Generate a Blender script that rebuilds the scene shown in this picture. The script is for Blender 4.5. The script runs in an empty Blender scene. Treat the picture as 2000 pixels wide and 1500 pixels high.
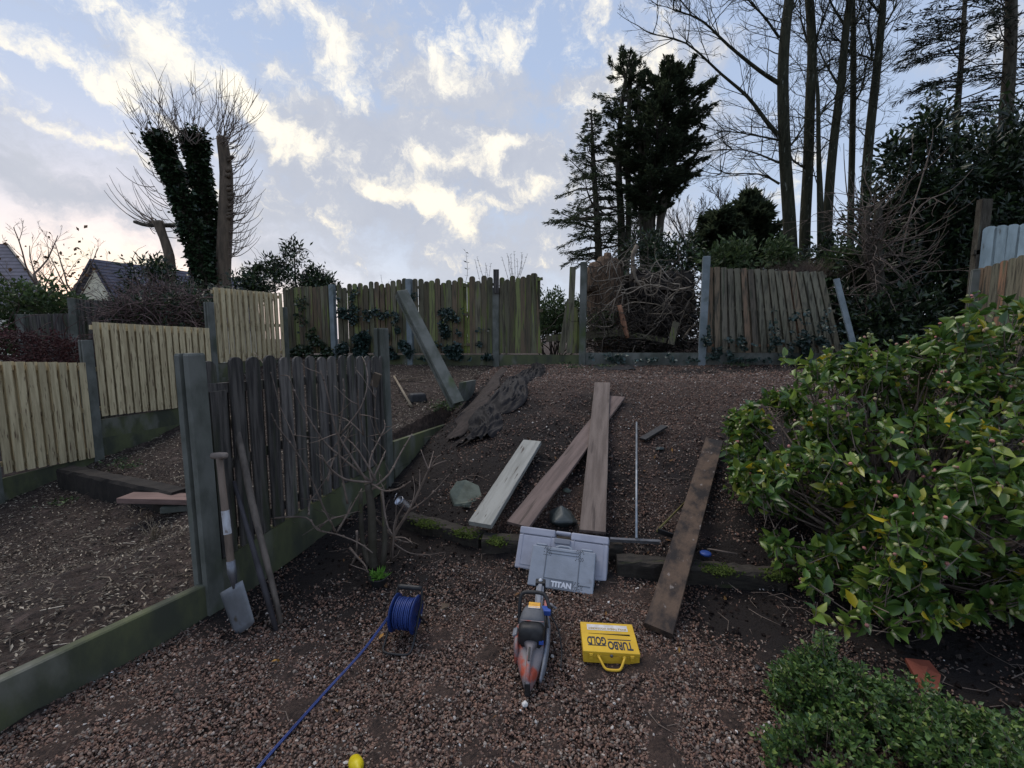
import bpy, math, random
import numpy as np
from mathutils import Vector, Matrix, noise as mnoise
sc = bpy.context.scene
C = sc.collection
rnd = random.Random(7)
RS = np.random.RandomState(11)

# ------------------------------------------------------------------ camera
F = 850.0; PITCH = math.radians(6.2); CZ = 1.6
cam_d = bpy.data.cameras.new('camera'); cam = bpy.data.objects.new('camera', cam_d); C.objects.link(cam)
cam.location = (0, 0, CZ); cam.rotation_euler = (math.pi/2 - PITCH, 0, 0)
cam_d.sensor_width = 36; cam_d.lens = F/2000*36; cam_d.clip_start = 0.05; cam_d.clip_end = 2000
sc.camera = cam
# ------------------------------------------------------------------ colour management
sc.view_settings.view_transform = 'Standard'; sc.view_settings.look = 'None'
sc.view_settings.exposure = 0.32; sc.view_settings.gamma = 1.0; sc.view_settings.use_curve_mapping = False
sc.cycles.use_denoising = True
try: sc.cycles.denoiser = 'OPENIMAGEDENOISE'
except Exception: pass
sc.cycles.max_bounces = 4; sc.cycles.diffuse_bounces = 2; sc.cycles.glossy_bounces = 2
sc.cycles.transmission_bounces = 2; sc.cycles.transparent_max_bounces = 4

def ray(px, py):
    a = (px-1000)/F; b = (750-py)/F
    return Vector((a, math.cos(PITCH)+b*math.sin(PITCH), -math.sin(PITCH)+b*math.cos(PITCH)))
def at(px, py, Y):
    d = ray(px, py); return Vector((0, 0, CZ)) + d*(Y/d.y)
def gz(px, py, z):
    d = ray(px, py); return Vector((0, 0, CZ)) + d*((z-CZ)/d.z)

# ------------------------------------------------------------------ world: dusk sky with broken cloud
W = bpy.data.worlds.new('World'); sc.world = W; W.use_nodes = True
def build_world():
    nt = W.node_tree; nt.nodes.clear(); N = nt.nodes.new; L = nt.links.new
    out = N('ShaderNodeOutputWorld'); bg = N('ShaderNodeBackground'); L(bg.outputs[0], out.inputs[0])
    tc = N('ShaderNodeTexCoord')
    def vm(op, a, b=None, s=None):
        n = N('ShaderNodeVectorMath'); n.operation = op
        for i, v in enumerate([a, b]):
            if v is None: continue
            if hasattr(v, 'links'): L(v, n.inputs[i])
            else: n.inputs[i].default_value = v
        if s is not None: n.inputs['Scale'].default_value = s
        return n
    def m(op, a, b=None, clamp=False):
        n = N('ShaderNodeMath'); n.operation = op; n.use_clamp = clamp
        for i, v in enumerate([a, b]):
            if v is None: continue
            if hasattr(v, 'links'): L(v, n.inputs[i])
            else: n.inputs[i].default_value = v
        return n.outputs[0]
    def nz(vec, scale, detail, rough=.55):
        n = N('ShaderNodeTexNoise'); n.inputs['Scale'].default_value = scale
        n.inputs['Detail'].default_value = detail; n.inputs['Roughness'].default_value = rough
        L(vec, n.inputs['Vector']); return n
    def mix(f, a, b):
        n = N('ShaderNodeMix'); n.data_type = 'RGBA'
        for i, v in ((0, f), (6, a), (7, b)):
            if hasattr(v, 'links'): L(v, n.inputs[i])
            else: n.inputs[i].default_value = v if i == 0 else (*v, 1)
        return n.outputs[2]
    d = tc.outputs['Generated']
    w1 = vm('SUBTRACT', nz(d, 3.0, 4).outputs['Color'], (.5, .5, .5))
    w2 = vm('SUBTRACT', nz(d, 12.0, 5, .6).outputs['Color'], (.5, .5, .5))
    dw = vm('ADD', vm('ADD', d, vm('SCALE', w1.outputs[0], s=.05).outputs[0]).outputs[0],
            vm('SCALE', w2.outputs[0], s=.085).outputs[0]).outputs[0]
    sep = N('ShaderNodeSeparateXYZ'); L(d, sep.inputs[0])
    z = sep.outputs['Z']
    def blobs(lst):
        tot = None
        for (px, py, ru, rv, ang, st) in lst:
            c = ray(px, py); k = c.length; cn = c.normalized()
            r0 = Vector((1, 0, 0)); r1 = Vector((0, -math.sin(PITCH), -math.cos(PITCH)))
            a = math.radians(ang)
            U = (r0*math.cos(a) + r1*math.sin(a)); V = (-r0*math.sin(a) + r1*math.cos(a))
            U = (U - cn*U.dot(cn)); V = (V - cn*V.dot(cn) )
            U /= (ru/F/k); V /= (rv/F/k)
            ua = vm('DOT_PRODUCT', dw, tuple(U)).outputs['Value']; va = vm('DOT_PRODUCT', dw, tuple(V)).outputs['Value']
            q = m('ADD', m('MULTIPLY', ua, ua), m('MULTIPLY', va, va))
            g = m('MULTIPLY', m('EXPONENT', m('MULTIPLY', q, -1.0)), st)
            tot = g if tot is None else m('ADD', tot, g)
        return tot
    bright = blobs([(90, 70, 190, 50, 22, .45), (330, 190, 190, 36, 20, .4), (1100, 60, 150, 60, 0, .35), (1180, 330, 120, 50, 0, .3), (700, 300, 160, 30, 15, .3), (640, 55, 120, 38, 28, 1.2), (230, 30, 260, 42, 22, .9), (400, 70, 60, 45, 20, .6), (880, 120, 70, 45, -25, .95),
        (1000, 75, 70, 40, -20, .6), (150, 130, 230, 20, 22, .8), (690, 180, 45, 28, 15, .8), (500, 215, 110, 26, 22, 1.0), (575, 172, 28, 16, 20, .55),
        (190, 275, 110, 17, 14, .95), (60, 175, 160, 16, 16, .55), (1000, 278, 55, 16, -5, 1.05), (955, 295, 40, 28, 10, 1.1), (870, 318, 90, 20, 5, 1.0),
        (735, 355, 26, 18, 20, 1.0), (770, 385, 85, 16, 5, 1.0), (850, 380, 60, 32, 15, 1.05), (890, 430, 70, 22, 30, 1.1), (1035, 368, 40, 22, 5, .95),
        (960, 395, 60, 20, 10, .8), (60, 470, 230, 30, 8, .6), (330, 545, 200, 22, 4, .35), (1200, 130, 100, 60, 10, .45), (1150, 220, 60, 40, 0, .45),
        (560, 300, 40, 14, 25, .5), (640, 430, 60, 12, 20, .5), (760, 460, 70, 12, 18, .45), (1480, 360, 120, 60, 0, .4)])
    grey = blobs([(120, 360, 330, 60, 16, 1.0), (850, 450, 260, 60, 16, .9), (560, 400, 120, 40, 22, .6), (1000, 180, 200, 90, 0, .45), (300, 130, 330, 70, 20, .6),
        (760, 130, 160, 60, 20, .6), (1150, 400, 250, 90, 0, .9), (980, 330, 160, 60, 5, .7), (640, 250, 140, 60, 20, .7), (60, 230, 260, 50, 16, .6), (1250, 200, 180, 110, 0, .5), (800, 300, 160, 50, 5, .5)])
    # streaky background noise, stretched along a band that falls to the right
    mp = N('ShaderNodeMapping'); mp.inputs['Rotation'].default_value = (0, math.radians(20), 0); mp.inputs['Scale'].default_value = (1.6, 2.2, 7.0)
    L(dw, mp.inputs['Vector'])
    st = nz(mp.outputs[0], 1.6, 6, .6).outputs['Fac']
    fine = nz(dw, 9.0, 7, .65).outputs['Fac']
    fb = m('SUBTRACT', fine, .5)
    gdens = m('ADD', grey, m('MULTIPLY', m('SUBTRACT', st, .47), 2.2))
    gdens = m('ADD', gdens, m('MULTIPLY', fb, 2.2), True)
    mr = N('ShaderNodeMapRange'); mr.interpolation_type = 'SMOOTHSTEP'; mr.inputs['From Min'].default_value = .1; mr.inputs['From Max'].default_value = 1.0
    L(gdens, mr.inputs[0]); gm = m('MULTIPLY', mr.outputs[0], .92)
    mott = nz(dw, 21.0, 6, .7).outputs['Fac']; bd = m('ADD', m('MULTIPLY', bright, .95), m('MULTIPLY', fb, 2.8)); bd = m('ADD', bd, m('MULTIPLY', m('SUBTRACT', mott, .5), 2.6)); bd = m('ADD', bd, m('MULTIPLY', m('SUBTRACT', st, .5), .7))
    mr2 = N('ShaderNodeMapRange'); mr2.interpolation_type = 'SMOOTHSTEP'; mr2.inputs['From Min'].default_value = .25; mr2.inputs['From Max'].default_value = 1.42
    L(bd, mr2.inputs[0]); bm = mr2.outputs[0]
    # clear sky: Nishita plus a cool gradient
    sky = N('ShaderNodeTexSky'); sky.sky_type = 'NISHITA'; sky.sun_disc = False
    sky.sun_elevation = math.radians(5); sky.sun_rotation = math.radians(-42); sky.air_density = 1.2; sky.dust_density = 1.5
    gr = N('ShaderNodeValToRGB'); L(m('MULTIPLY', z, 1.0, True), gr.inputs[0])
    e = gr.color_ramp.elements
    e[0].position = 0.0; e[0].color = (.50, .54, .63, 1); e[1].position = .75; e[1].color = (.30, .38, .56, 1)
    n1 = e.new(.14); n1.color = (.47, .54, .67, 1); n2 = e.new(.32); n2.color = (.37, .46, .63, 1)
    add = vm('ADD', gr.outputs[0], vm('SCALE', sky.outputs[0], s=.015).outputs[0]).outputs[0]
    greyc = mix(fine, (.36, .39, .47), (.54, .56, .61))
    c1 = mix(gm, add, greyc)
    lowleft = m('MULTIPLY', m('SUBTRACT', .45, z), 1.6, True)
    cream = mix(lowleft, (.92, .87, .76), (1.0, .87, .63))
    c2 = mix(bm, c1, cream)
    # low haze towards the horizon behind everything
    L(c2, bg.inputs['Color']); bg.inputs['Strength'].default_value = 1.0
build_world()
fill_d = bpy.data.lights.new('overhead_fill', 'SUN'); fill_d.energy = 1.5; fill_d.angle = math.radians(38); fill_d.color = (1, .90, .78)  # added soft overhead light standing in for bright zenith sky; dusk sun is low
overhead_fill = bpy.data.objects.new('overhead_fill', fill_d); C.objects.link(overhead_fill)
sd = Vector((math.sin(math.radians(-42)), math.cos(math.radians(-42)), math.tan(math.radians(60)))).normalized()
overhead_fill.rotation_euler = sd.to_track_quat('Z', 'Y').to_euler()

# ------------------------------------------------------------------ materials
MATS = {}
def mat(name, c1, c2=None, scale=8, stretch=(1, 1, 1), rough=.8, bump=.3, bscale=40, isl=0.0, third=None, third_at=(.6, .72), tscale=3,
        ramp=None, spec=.3, metal=0.0, trans=0.0, detail=6, bdist=.01):
    """procedural material: two tones on stretched noise, a third tone in patches, light/dark per mesh island"""
    if name in MATS: return MATS[name]
    m = bpy.data.materials.new(name); m.use_nodes = True; nt = m.node_tree; N = nt.nodes.new; L = nt.links.new
    b = nt.nodes['Principled BSDF']
    b.inputs['Roughness'].default_value = rough; b.inputs['Specular IOR Level'].default_value = spec; b.inputs['Metallic'].default_value = metal
    tc = N('ShaderNodeTexCoord'); mp = N('ShaderNodeMapping'); mp.inputs['Scale'].default_value = stretch
    L(tc.outputs['Object'], mp.inputs[0])
    geo = N('ShaderNodeNewGeometry')
    ad = N('ShaderNodeVectorMath'); ad.operation = 'MULTIPLY_ADD'
    cx = N('ShaderNodeCombineXYZ')
    for i in range(3): L(geo.outputs['Random Per Island'], cx.inputs[i])
    L(cx.outputs[0], ad.inputs[0]); ad.inputs[1].default_value = (37, 53, 71); L(mp.outputs[0], ad.inputs[2])
    nz = N('ShaderNodeTexNoise'); nz.inputs['Scale'].default_value = scale; nz.inputs['Detail'].default_value = detail; nz.inputs['Roughness'].default_value = .6
    L(ad.outputs[0], nz.inputs['Vector'])
    def mixn(f, a, c, bt='MIX'):
        n = N('ShaderNodeMix'); n.data_type = 'RGBA'; n.blend_type = bt
        for i, v in ((0, f), (6, a), (7, c)):
            if hasattr(v, 'links'): L(v, n.inputs[i])
            else: n.inputs[i].default_value = v if i == 0 else (*v, 1)
        return n.outputs[2]
    def step(v, lo, hi):
        n = N('ShaderNodeMapRange'); n.interpolation_type = 'SMOOTHSTEP'; n.inputs['From Min'].default_value = lo; n.inputs['From Max'].default_value = hi
        L(v, n.inputs[0]); return n.outputs[0]
    if ramp:
        cr = N('ShaderNodeValToRGB'); cr.color_ramp.interpolation = 'LINEAR'
        e = cr.color_ramp.elements
        while len(e) < len(ramp): e.new(.5)
        for i, (p, c) in enumerate(sorted(ramp)): e[i].position = p; e[i].color = (*c, 1)
        L(geo.outputs['Random Per Island'], cr.inputs[0])
        base = cr.outputs[0]
        if c2: base = mixn(step(nz.outputs['Fac'], .45, .65), base, c2)
    else:
        base = mixn(step(nz.outputs['Fac'], .35, .65), c1, c2 or c1)
    if third:
        n3 = N('ShaderNodeTexNoise'); n3.inputs['Scale'].default_value = tscale; n3.inputs['Detail'].default_value = 5
        L(ad.outputs[0], n3.inputs['Vector'])
        base = mixn(step(n3.outputs['Fac'], *third_at), base, third)
    if isl:
        wn = N('ShaderNodeTexWhiteNoise'); wn.noise_dimensions = '1D'; L(geo.outputs['Random Per Island'], wn.inputs['W'])
        mr = N('ShaderNodeMapRange'); mr.inputs['To Min'].default_value = 1-isl; mr.inputs['To Max'].default_value = 1+isl; L(wn.outputs[0], mr.inputs[0])
        v = N('ShaderNodeVectorMath'); v.operation = 'SCALE'; L(base, v.inputs[0]); L(mr.outputs[0], v.inputs['Scale']); base = v.outputs[0]
    L(base, b.inputs['Base Color'])
    if bump:
        nb = N('ShaderNodeTexNoise'); nb.inputs['Scale'].default_value = bscale; nb.inputs['Detail'].default_value = 6; nb.inputs['Roughness'].default_value = .65
        L(ad.outputs[0], nb.inputs['Vector'])
        bp = N('ShaderNodeBump'); bp.inputs['Strength'].default_value = bump; bp.inputs['Distance'].default_value = bdist
        L(nb.outputs['Fac'], bp.inputs['Height']); L(bp.outputs[0], b.inputs['Normal'])
    if trans:
        tr = N('ShaderNodeBsdfTranslucent'); L(base, tr.inputs[0]); ms = N('ShaderNodeMixShader'); ms.inputs[0].default_value = trans
        L(b.outputs[0], ms.inputs[1]); L(tr.outputs[0], ms.inputs[2]); L(ms.outputs[0], nt.nodes['Material Output'].inputs[0])
    MATS[name] = m; return m

M_PEB = mat('pebbles', None, ramp=[(0, (.05, .030, .024)), (.25, (.105, .060, .044)), (.5, (.170, .090, .060)), (.7, (.19, .118, .084)), (.88, (.14, .12, .10)), (.975, (.27, .21, .17)), (.993, (.40, .36, .32)), (1.0, (.62, .60, .57))], scale=30, rough=.55, bump=.2, bscale=80, isl=.3, spec=.4)
M_SOIL = mat('soil', (.022, .015, .012), (.055, .038, .030), scale=22, rough=.9, bump=1.0, bscale=45, third=(.085, .06, .05), third_at=(.55, .7), tscale=9, bdist=.03)
M_SOILC = mat('soil_clods', None, ramp=[(0, (.008, .006, .006)), (.6, (.020, .014, .012)), (.9, (.038, .028, .024)), (1, (.10, .08, .065))], scale=20, rough=.95, bump=.5, bscale=60, isl=.3, spec=.1)
M_LITTER = mat('litter', None, ramp=[(0, (.035, .026, .020)), (.3, (.09, .07, .055)), (.6, (.19, .155, .115)), (.85, (.30, .25, .19)), (1, (.45, .40, .32))], scale=20, rough=.8, bump=.2, isl=.35)
M_PINE = mat('new_pine', (.62, .52, .315), (.44, .355, .21), scale=4, stretch=(6, 6, .5), rough=.7, bump=.25, bscale=18, isl=.16, third=(.13, .085, .05), third_at=(.585, .67), tscale=9)
M_OLDW = mat('old_fence_wood', None, ramp=[(0, (.10, .085, .055)), (.25, (.16, .11, .07)), (.45, (.10, .10, .06)), (.6, (.17, .15, .10)), (.7, (.15, .17, .055)), (.84, (.23, .26, .06)), (1, (.12, .10, .065))],
             c2=(.07, .062, .042), scale=3, stretch=(9, 9, .8), rough=.85, bump=.5, bscale=14, isl=.28, third=(.15, .18, .05), third_at=(.52, .7), tscale=2)
M_DARKW = mat('black_weathered_wood', (.042, .038, .036), (.135, .122, .108), scale=4, stretch=(9, 9, .7), rough=.85, bump=.6, bscale=16, isl=.35, third=(.06, .068, .04), third_at=(.5, .7), tscale=1.6)
M_REDW = mat('brown_panel_wood', None, ramp=[(0, (.17, .15, .10)), (.35, (.18, .17, .12)), (.55, (.19, .14, .09)), (.7, (.25, .13, .075)), (.85, (.16, .155, .11)), (1, (.15, .12, .09))],
             c2=(.06, .055, .04), scale=3, stretch=(9, 9, .8), rough=.8, bump=.5, bscale=14, isl=.2, third=(.09, .10, .06), third_at=(.58, .75), tscale=2)
M_CONC = mat('mossy_concrete', (.165, .17, .15), (.085, .092, .075), scale=4.5, stretch=(1, 1, .6), rough=.9, bump=.35, bscale=90, third=(.075, .10, .035), third_at=(.55, .72), tscale=2.2, isl=.1, bdist=.004)
M_CONCG = mat('green_gravel_board', (.105, .115, .055), (.055, .06, .042), scale=3.5, rough=.9, bump=.45, bscale=70, third=(.15, .15, .12), third_at=(.52, .7), tscale=4, stretch=(1, 1, .5), bdist=.004)
M_CONCP = mat('pale_blue_concrete', (.24, .275, .285), (.16, .19, .195), scale=4, rough=.9, bump=.3, bscale=80, third=(.09, .11, .08), third_at=(.6, .75), bdist=.004)
M_BARK = mat('bark', (.045, .038, .028), (.09, .08, .06), scale=5, stretch=(3, 3, .7), rough=.95, bump=.8, bscale=18, third=(.13, .14, .11), third_at=(.62, .75), tscale=5, bdist=.03)
M_BARKG = mat('mossy_bark', (.022, .024, .014), (.05, .05, .03), scale=4, stretch=(3, 3, .7), rough=.95, bump=.9, bscale=14, third=(.17, .18, .15), third_at=(.63, .72), tscale=5, bdist=.03)
M_BARKP = mat('pale_bark', (.16, .12, .085), (.09, .07, .05), scale=5, stretch=(2, 2, .5), rough=.9, bump=.6, bscale=14, isl=.1, bdist=.02)
M_TWIG = mat('twig', (.20, .155, .125), (.11, .085, .07), scale=12, rough=.8, bump=0, isl=.25)
M_TWIGD = mat('dark_twig', (.035, .028, .024), (.06, .05, .04), scale=12, rough=.85, bump=0, isl=.3)
M_IVY = mat('ivy_leaf', None, ramp=[(0, (.012, .022, .010)), (.5, (.022, .042, .018)), (.85, (.035, .062, .026)), (1, (.06, .09, .04))], scale=5, rough=.35, bump=0, isl=.3, spec=.5, trans=.12)
M_IVYB = mat('bluish_ivy_leaf', None, ramp=[(0, (.014, .026, .020)), (.5, (.022, .045, .036)), (1, (.05, .085, .075))], scale=5, rough=.35, bump=0, isl=.3, spec=.5, trans=.1)
M_CAM = mat('camellia_leaf', None, ramp=[(0, (.035, .075, .018)), (.3, (.065, .135, .028)), (.6, (.115, .195, .034)), (.88, (.18, .26, .042)), (.975, (.30, .32, .06)), (.985, (.50, .40, .03)), (1, (.5, .4, .03))], scale=5, rough=.28, bump=.15, bscale=30, isl=.22, spec=.55, trans=.28)
M_BUD = mat('camellia_bud', None, ramp=[(0, (.22, .24, .09)), (.7, (.28, .28, .13)), (.85, (.42, .20, .17)), (1, (.5, .18, .16))], scale=9, rough=.5, bump=0, isl=.15)
M_BOX = mat('box_leaf', None, ramp=[(0, (.035, .075, .022)), (.5, (.07, .13, .035)), (.85, (.12, .20, .045)), (1, (.24, .30, .08))], scale=5, rough=.35, bump=0, isl=.25, spec=.5, trans=.2)
M_LAUR = mat('laurel_leaf', None, ramp=[(0, (.010, .018, .010)), (.5, (.018, .034, .015)), (.85, (.035, .062, .022)), (1, (.06, .095, .03))], scale=5, rough=.35, bump=0, isl=.3, spec=.5, trans=.12)
M_SHRUB = mat('shrub_leaf', None, ramp=[(0, (.03, .05, .02)), (.5, (.055, .09, .035)), (1, (.10, .14, .05))], scale=5, rough=.5, bump=0, isl=.3, trans=.2)
M_CONI = mat('conifer_needles', None, ramp=[(0, (.030, .042, .026)), (.5, (.048, .068, .038)), (1, (.085, .105, .055))], scale=5, rough=.7, bump=0, isl=.3, spec=.2, trans=.4)
M_DRY = mat('dry_stalk', (.30, .25, .18), (.2, .16, .11), scale=9, rough=.8, bump=0, isl=.2)
M_FIB = mat('fibrous_bark', (.17, .11, .07), (.05, .033, .022), scale=12, stretch=(1.6, 1.6, .25), rough=.95, bump=1, bscale=22, bdist=.04)
M_MOSS = mat('moss', (.085, .12, .015), (.03, .045, .010), scale=25, rough=.95, bump=1, bscale=60, bdist=.02)
M_SLEEP = mat('old_sleeper', (.022, .019, .016), (.05, .042, .033), scale=4, stretch=(.6, 6, 6), rough=.9, bump=.7, bscale=20, third=(.05, .06, .02), third_at=(.6, .72), tscale=3)
M_BLK = mat('black_plastic', (.018, .018, .019), (.03, .03, .031), scale=20, rough=.5, bump=.1)
M_STEEL = mat('dull_steel', (.22, .23, .25), (.15, .15, .16), scale=10, rough=.45, bump=.15, metal=.6)

def gravel_bed():
    m = mat('gravel_bed', (.030, .020, .016), (.075, .048, .038), scale=14, rough=.85, bump=1.0, bscale=60, bdist=.03)
    nt = m.node_tree; N = nt.nodes.new; L = nt.links.new; b = nt.nodes['Principled BSDF']; tc = N('ShaderNodeTexCoord')
    vo = N('ShaderNodeTexVoronoi'); vo.inputs['Scale'].default_value = 75; L(tc.outputs['Object'], vo.inputs['Vector'])
    cr = N('ShaderNodeValToRGB'); e = cr.color_ramp.elements; e[0].color = (.012, .009, .008, 1); e[1].color = (.12, .08, .06, 1); x = e.new(.5); x.color = (.05, .033, .026, 1); L(vo.outputs['Color'], cr.inputs[0])
    mx = N('ShaderNodeMix'); mx.data_type = 'RGBA'; mx.inputs[0].default_value = .55; L(b.inputs['Base Color'].links[0].from_socket, mx.inputs[6]); L(cr.outputs[0], mx.inputs[7])
    at_ = N('ShaderNodeAttribute'); at_.attribute_name = 'earth'; nz = N('ShaderNodeTexNoise'); nz.inputs['Scale'].default_value = 7; nz.inputs['Detail'].default_value = 6; L(tc.outputs['Object'], nz.inputs['Vector'])
    ad = N('ShaderNodeMath'); ad.operation = 'ADD'; L(at_.outputs['Fac'], ad.inputs[0]); L(nz.outputs['Fac'], ad.inputs[1])
    mr = N('ShaderNodeMapRange'); mr.inputs['From Min'].default_value = .65; mr.inputs['From Max'].default_value = 1.1; L(ad.outputs[0], mr.inputs[0])
    m2 = N('ShaderNodeMix'); m2.data_type = 'RGBA'; L(mr.outputs[0], m2.inputs[0]); L(mx.outputs[2], m2.inputs[6]); m2.inputs[7].default_value = (.016, .0115, .010, 1); L(m2.outputs[2], b.inputs['Base Color'])
    return m
M_BED = gravel_bed()
# ------------------------------------------------------------------ mesh builder
class MB:
    def __init__(s): s.V = []; s.Fa = []; s.n = 0
    def add(s, v, faces, mi=0, smooth=False):
        v = np.asarray(v, float).reshape(-1, 3); s.V.append(v)
        by = {}
        if isinstance(faces, np.ndarray): s.Fa.append((faces + s.n, mi, smooth))
        else:
            for f in faces: by.setdefault(len(f), []).append(f)
            for k, fl in by.items(): s.Fa.append((np.array(fl, dtype=np.int64) + s.n, mi, smooth))
        s.n += len(v); return s
    def box(s, c, size, R=None, mi=0, taper=1.0):
        x, y, z = [k/2 for k in size]
        v = np.array([(-x, -y, -z), (x, -y, -z), (x, y, -z), (-x, y, -z), (-x*taper, -y*taper, z), (x*taper, -y*taper, z), (x*taper, y*taper, z), (-x*taper, y*taper, z)])
        if R is not None: v = v @ np.array(R.to_3x3()).T
        return s.add(v + np.array(c), [(0, 3, 2, 1), (4, 5, 6, 7), (0, 1, 5, 4), (1, 2, 6, 5), (2, 3, 7, 6), (3, 0, 4, 7)], mi)
    def prism(s, pts, ax, h, mi=0, smooth=False):
        """pts: ring of 3D points; extruded by vector ax*h"""
        p = np.array([tuple(q) for q in pts]); n = len(p); q = p + np.array(tuple(ax))*h
        f = [tuple(range(n-1, -1, -1)), tuple(range(n, 2*n))] + [(i, (i+1) % n, n+(i+1) % n, n+i) for i in range(n)]
        return s.add(np.vstack([p, q]), f, mi, smooth)
    def tube(s, pts, r, sides=6, mi=0, smooth=True, cap=True, flat=1.0):
        P = np.array([tuple(p) for p in pts], float); n = len(P)
        if np.isscalar(r): r = [r]*n
        r = np.asarray(r, float)
        if len(r) != n: r = np.interp(np.linspace(0, 1, n), np.linspace(0, 1, len(r)), r)
        T = np.gradient(P, axis=0); T /= (np.linalg.norm(T, axis=1)[:, None] + 1e-9)
        up = np.array([0, 0, 1.]) if abs(T[0][2]) < .9 else np.array([1., 0, 0])
        a = np.linspace(0, 2*np.pi, sides, endpoint=False); ca, sa = np.cos(a), np.sin(a)*flat
        out = np.empty((n, sides, 3)); u = up
        for i in range(n):
            u = u - T[i]*u.dot(T[i]); l = np.linalg.norm(u)
            if l < 1e-6: u = np.cross(T[i], [1, .3, .2]); l = np.linalg.norm(u)
            u = u/l; w = np.cross(T[i], u)
            out[i] = P[i] + r[i]*(ca[:, None]*u + sa[:, None]*w)
        idx = np.arange(n*sides).reshape(n, sides); j = np.roll(idx, -1, axis=1)
        f = np.stack([idx[:-1], j[:-1], j[1:], idx[1:]], -1).reshape(-1, 4)
        s.add(out.reshape(-1, 3), f, mi, smooth)
        if cap:
            s.Fa.append((np.array([idx[0][::-1]]) + s.n - n*sides, mi, False)); s.Fa.append((np.array([idx[-1]]) + s.n - n*sides, mi, False))
        return s
    def lathe(s, prof, c=(0, 0, 0), sides=20, R=None, mi=0, smooth=True):
        a = np.linspace(0, 2*np.pi, sides, endpoint=False); pr = np.array(prof, float)
        v = np.stack([pr[:, 0][:, None]*np.cos(a), pr[:, 0][:, None]*np.sin(a), np.repeat(pr[:, 1][:, None], sides, 1)], -1).reshape(-1, 3)
        if R is not None: v = v @ np.array(R.to_3x3()).T
        v = v + np.array(tuple(c)); n = len(pr)
        idx = np.arange(n*sides).reshape(n, sides); j = np.roll(idx, -1, axis=1)
        return s.add(v, np.stack([idx[:-1], j[:-1], j[1:], idx[1:]], -1).reshape(-1, 4), mi, smooth)
    def leaves(s, cen, size, asp=.5, up=.3, fold=.25, shape='rhomb', mi=0, dirs=None, rs=RS):
        cen = np.asarray(cen, float); n = len(cen)
        if n == 0: return s
        t = rs.normal(size=(n, 3)) if dirs is None else np.asarray(dirs, float) + rs.normal(size=(n, 3))*.35
        t /= np.linalg.norm(t, axis=1)[:, None] + 1e-9
        nn = rs.normal(size=(n, 3)) + np.array([0, 0, up*3]); nn -= t*(nn*t).sum(1)[:, None]; nn /= np.linalg.norm(nn, axis=1)[:, None] + 1e-9
        w = np.cross(t, nn); sz = (size*(.65+.7*rs.rand(n)))[:, None]
        if shape == 'rhomb':
            v = np.stack([cen, cen + t*sz*.45 + w*sz*asp*.5 + nn*sz*fold*.3, cen + t*sz, cen + t*sz*.45 - w*sz*asp*.5 + nn*sz*fold*.3], 1)
            b = np.arange(n)[:, None]*4
            f = np.concatenate([b + np.array([[0, 1, 2]]), b + np.array([[0, 2, 3]])])
            return s.add(v.reshape(-1, 3), f, mi)
        W = w*sz*asp*.5; Nn = nn*sz*fold*.4; D = nn*sz*.12*rs.normal(size=(n, 1))
        P = lambda a, b, c=0: cen + t*sz*a + W*b + Nn*abs(b) - nn*sz*.18*a*a + c
        v = np.stack([P(0, 0), P(.32, 0), P(.68, 0), P(1, 0), P(.28, .85), P(.62, .8), P(.28, -.85), P(.62, -.8)], 1)
        b = np.arange(n)[:, None]*8
        f3 = np.concatenate([b + np.array([q]) for q in ([0, 1, 4], [2, 3, 5], [0, 6, 1], [2, 7, 3])])
        f4 = np.concatenate([b + np.array([q]) for q in ([1, 2, 5, 4], [1, 6, 7, 2])])
        s.add(v.reshape(-1, 3), f3, mi, True); s.Fa.append((f4 + s.n - len(v)*8, mi, True)); return s
    def build(s, name, mats, parent=None, off=None):
        me = bpy.data.meshes.new(name)
        V = np.vstack(s.V)
        if off is None and parent is not None: off = parent.get('_o')
        if off is not None: V = V - np.array(tuple(off))
        me.vertices.add(len(V)); me.vertices.foreach_set('co', V.astype(np.float32).ravel())
        ls = np.concatenate([f.ravel() for f, _, _ in s.Fa]); cnt = np.concatenate([np.full(len(f), f.shape[1]) for f, _, _ in s.Fa])
        me.loops.add(len(ls)); me.loops.foreach_set('vertex_index', ls.astype(np.int32))
        me.polygons.add(len(cnt)); st = np.concatenate([[0], np.cumsum(cnt)[:-1]])
        me.polygons.foreach_set('loop_start', st.astype(np.int32))
        me.polygons.foreach_set('material_index', np.concatenate([np.full(len(f), m) for f, m, _ in s.Fa]).astype(np.int32))
        me.polygons.foreach_set('use_smooth', np.concatenate([np.full(len(f), sm) for f, _, sm in s.Fa]))
        me.update(calc_edges=True); me.validate()
        for m in (mats if isinstance(mats, (list, tuple)) else [mats]): me.materials.append(m)
        o = bpy.data.objects.new(name, me); C.objects.link(o)
        if parent is not None: o.parent = parent
        return o
def tag(o, label=None, cat=None, group=None, kind=None):
    if label: o['label'] = label
    if cat: o['category'] = cat
    if group: o['group'] = group
    if kind: o['kind'] = kind
    return o
def thing(name, label, cat, loc, group=None, rot=None):
    """Empty at the base; with rot given the parts are modelled in local space, else in world space"""
    o = bpy.data.objects.new(name, None); C.objects.link(o); o.location = tuple(loc)
    if rot is not None: o.rotation_euler = rot
    else: o['_o'] = tuple(loc)
    o.empty_display_size = .1
    return tag(o, label, cat, group)
def single(mb, name, mats, label, cat, loc, group=None, kind=None):
    o = mb.build(name, mats, None, off=loc); o.location = tuple(loc)
    return tag(o, label, cat, group, kind)
def bevel(o, w=.004, seg=2):
    m = o.modifiers.new('bevel', 'BEVEL'); m.width = w; m.segments = seg; m.limit_method = 'ANGLE'; return o
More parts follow.
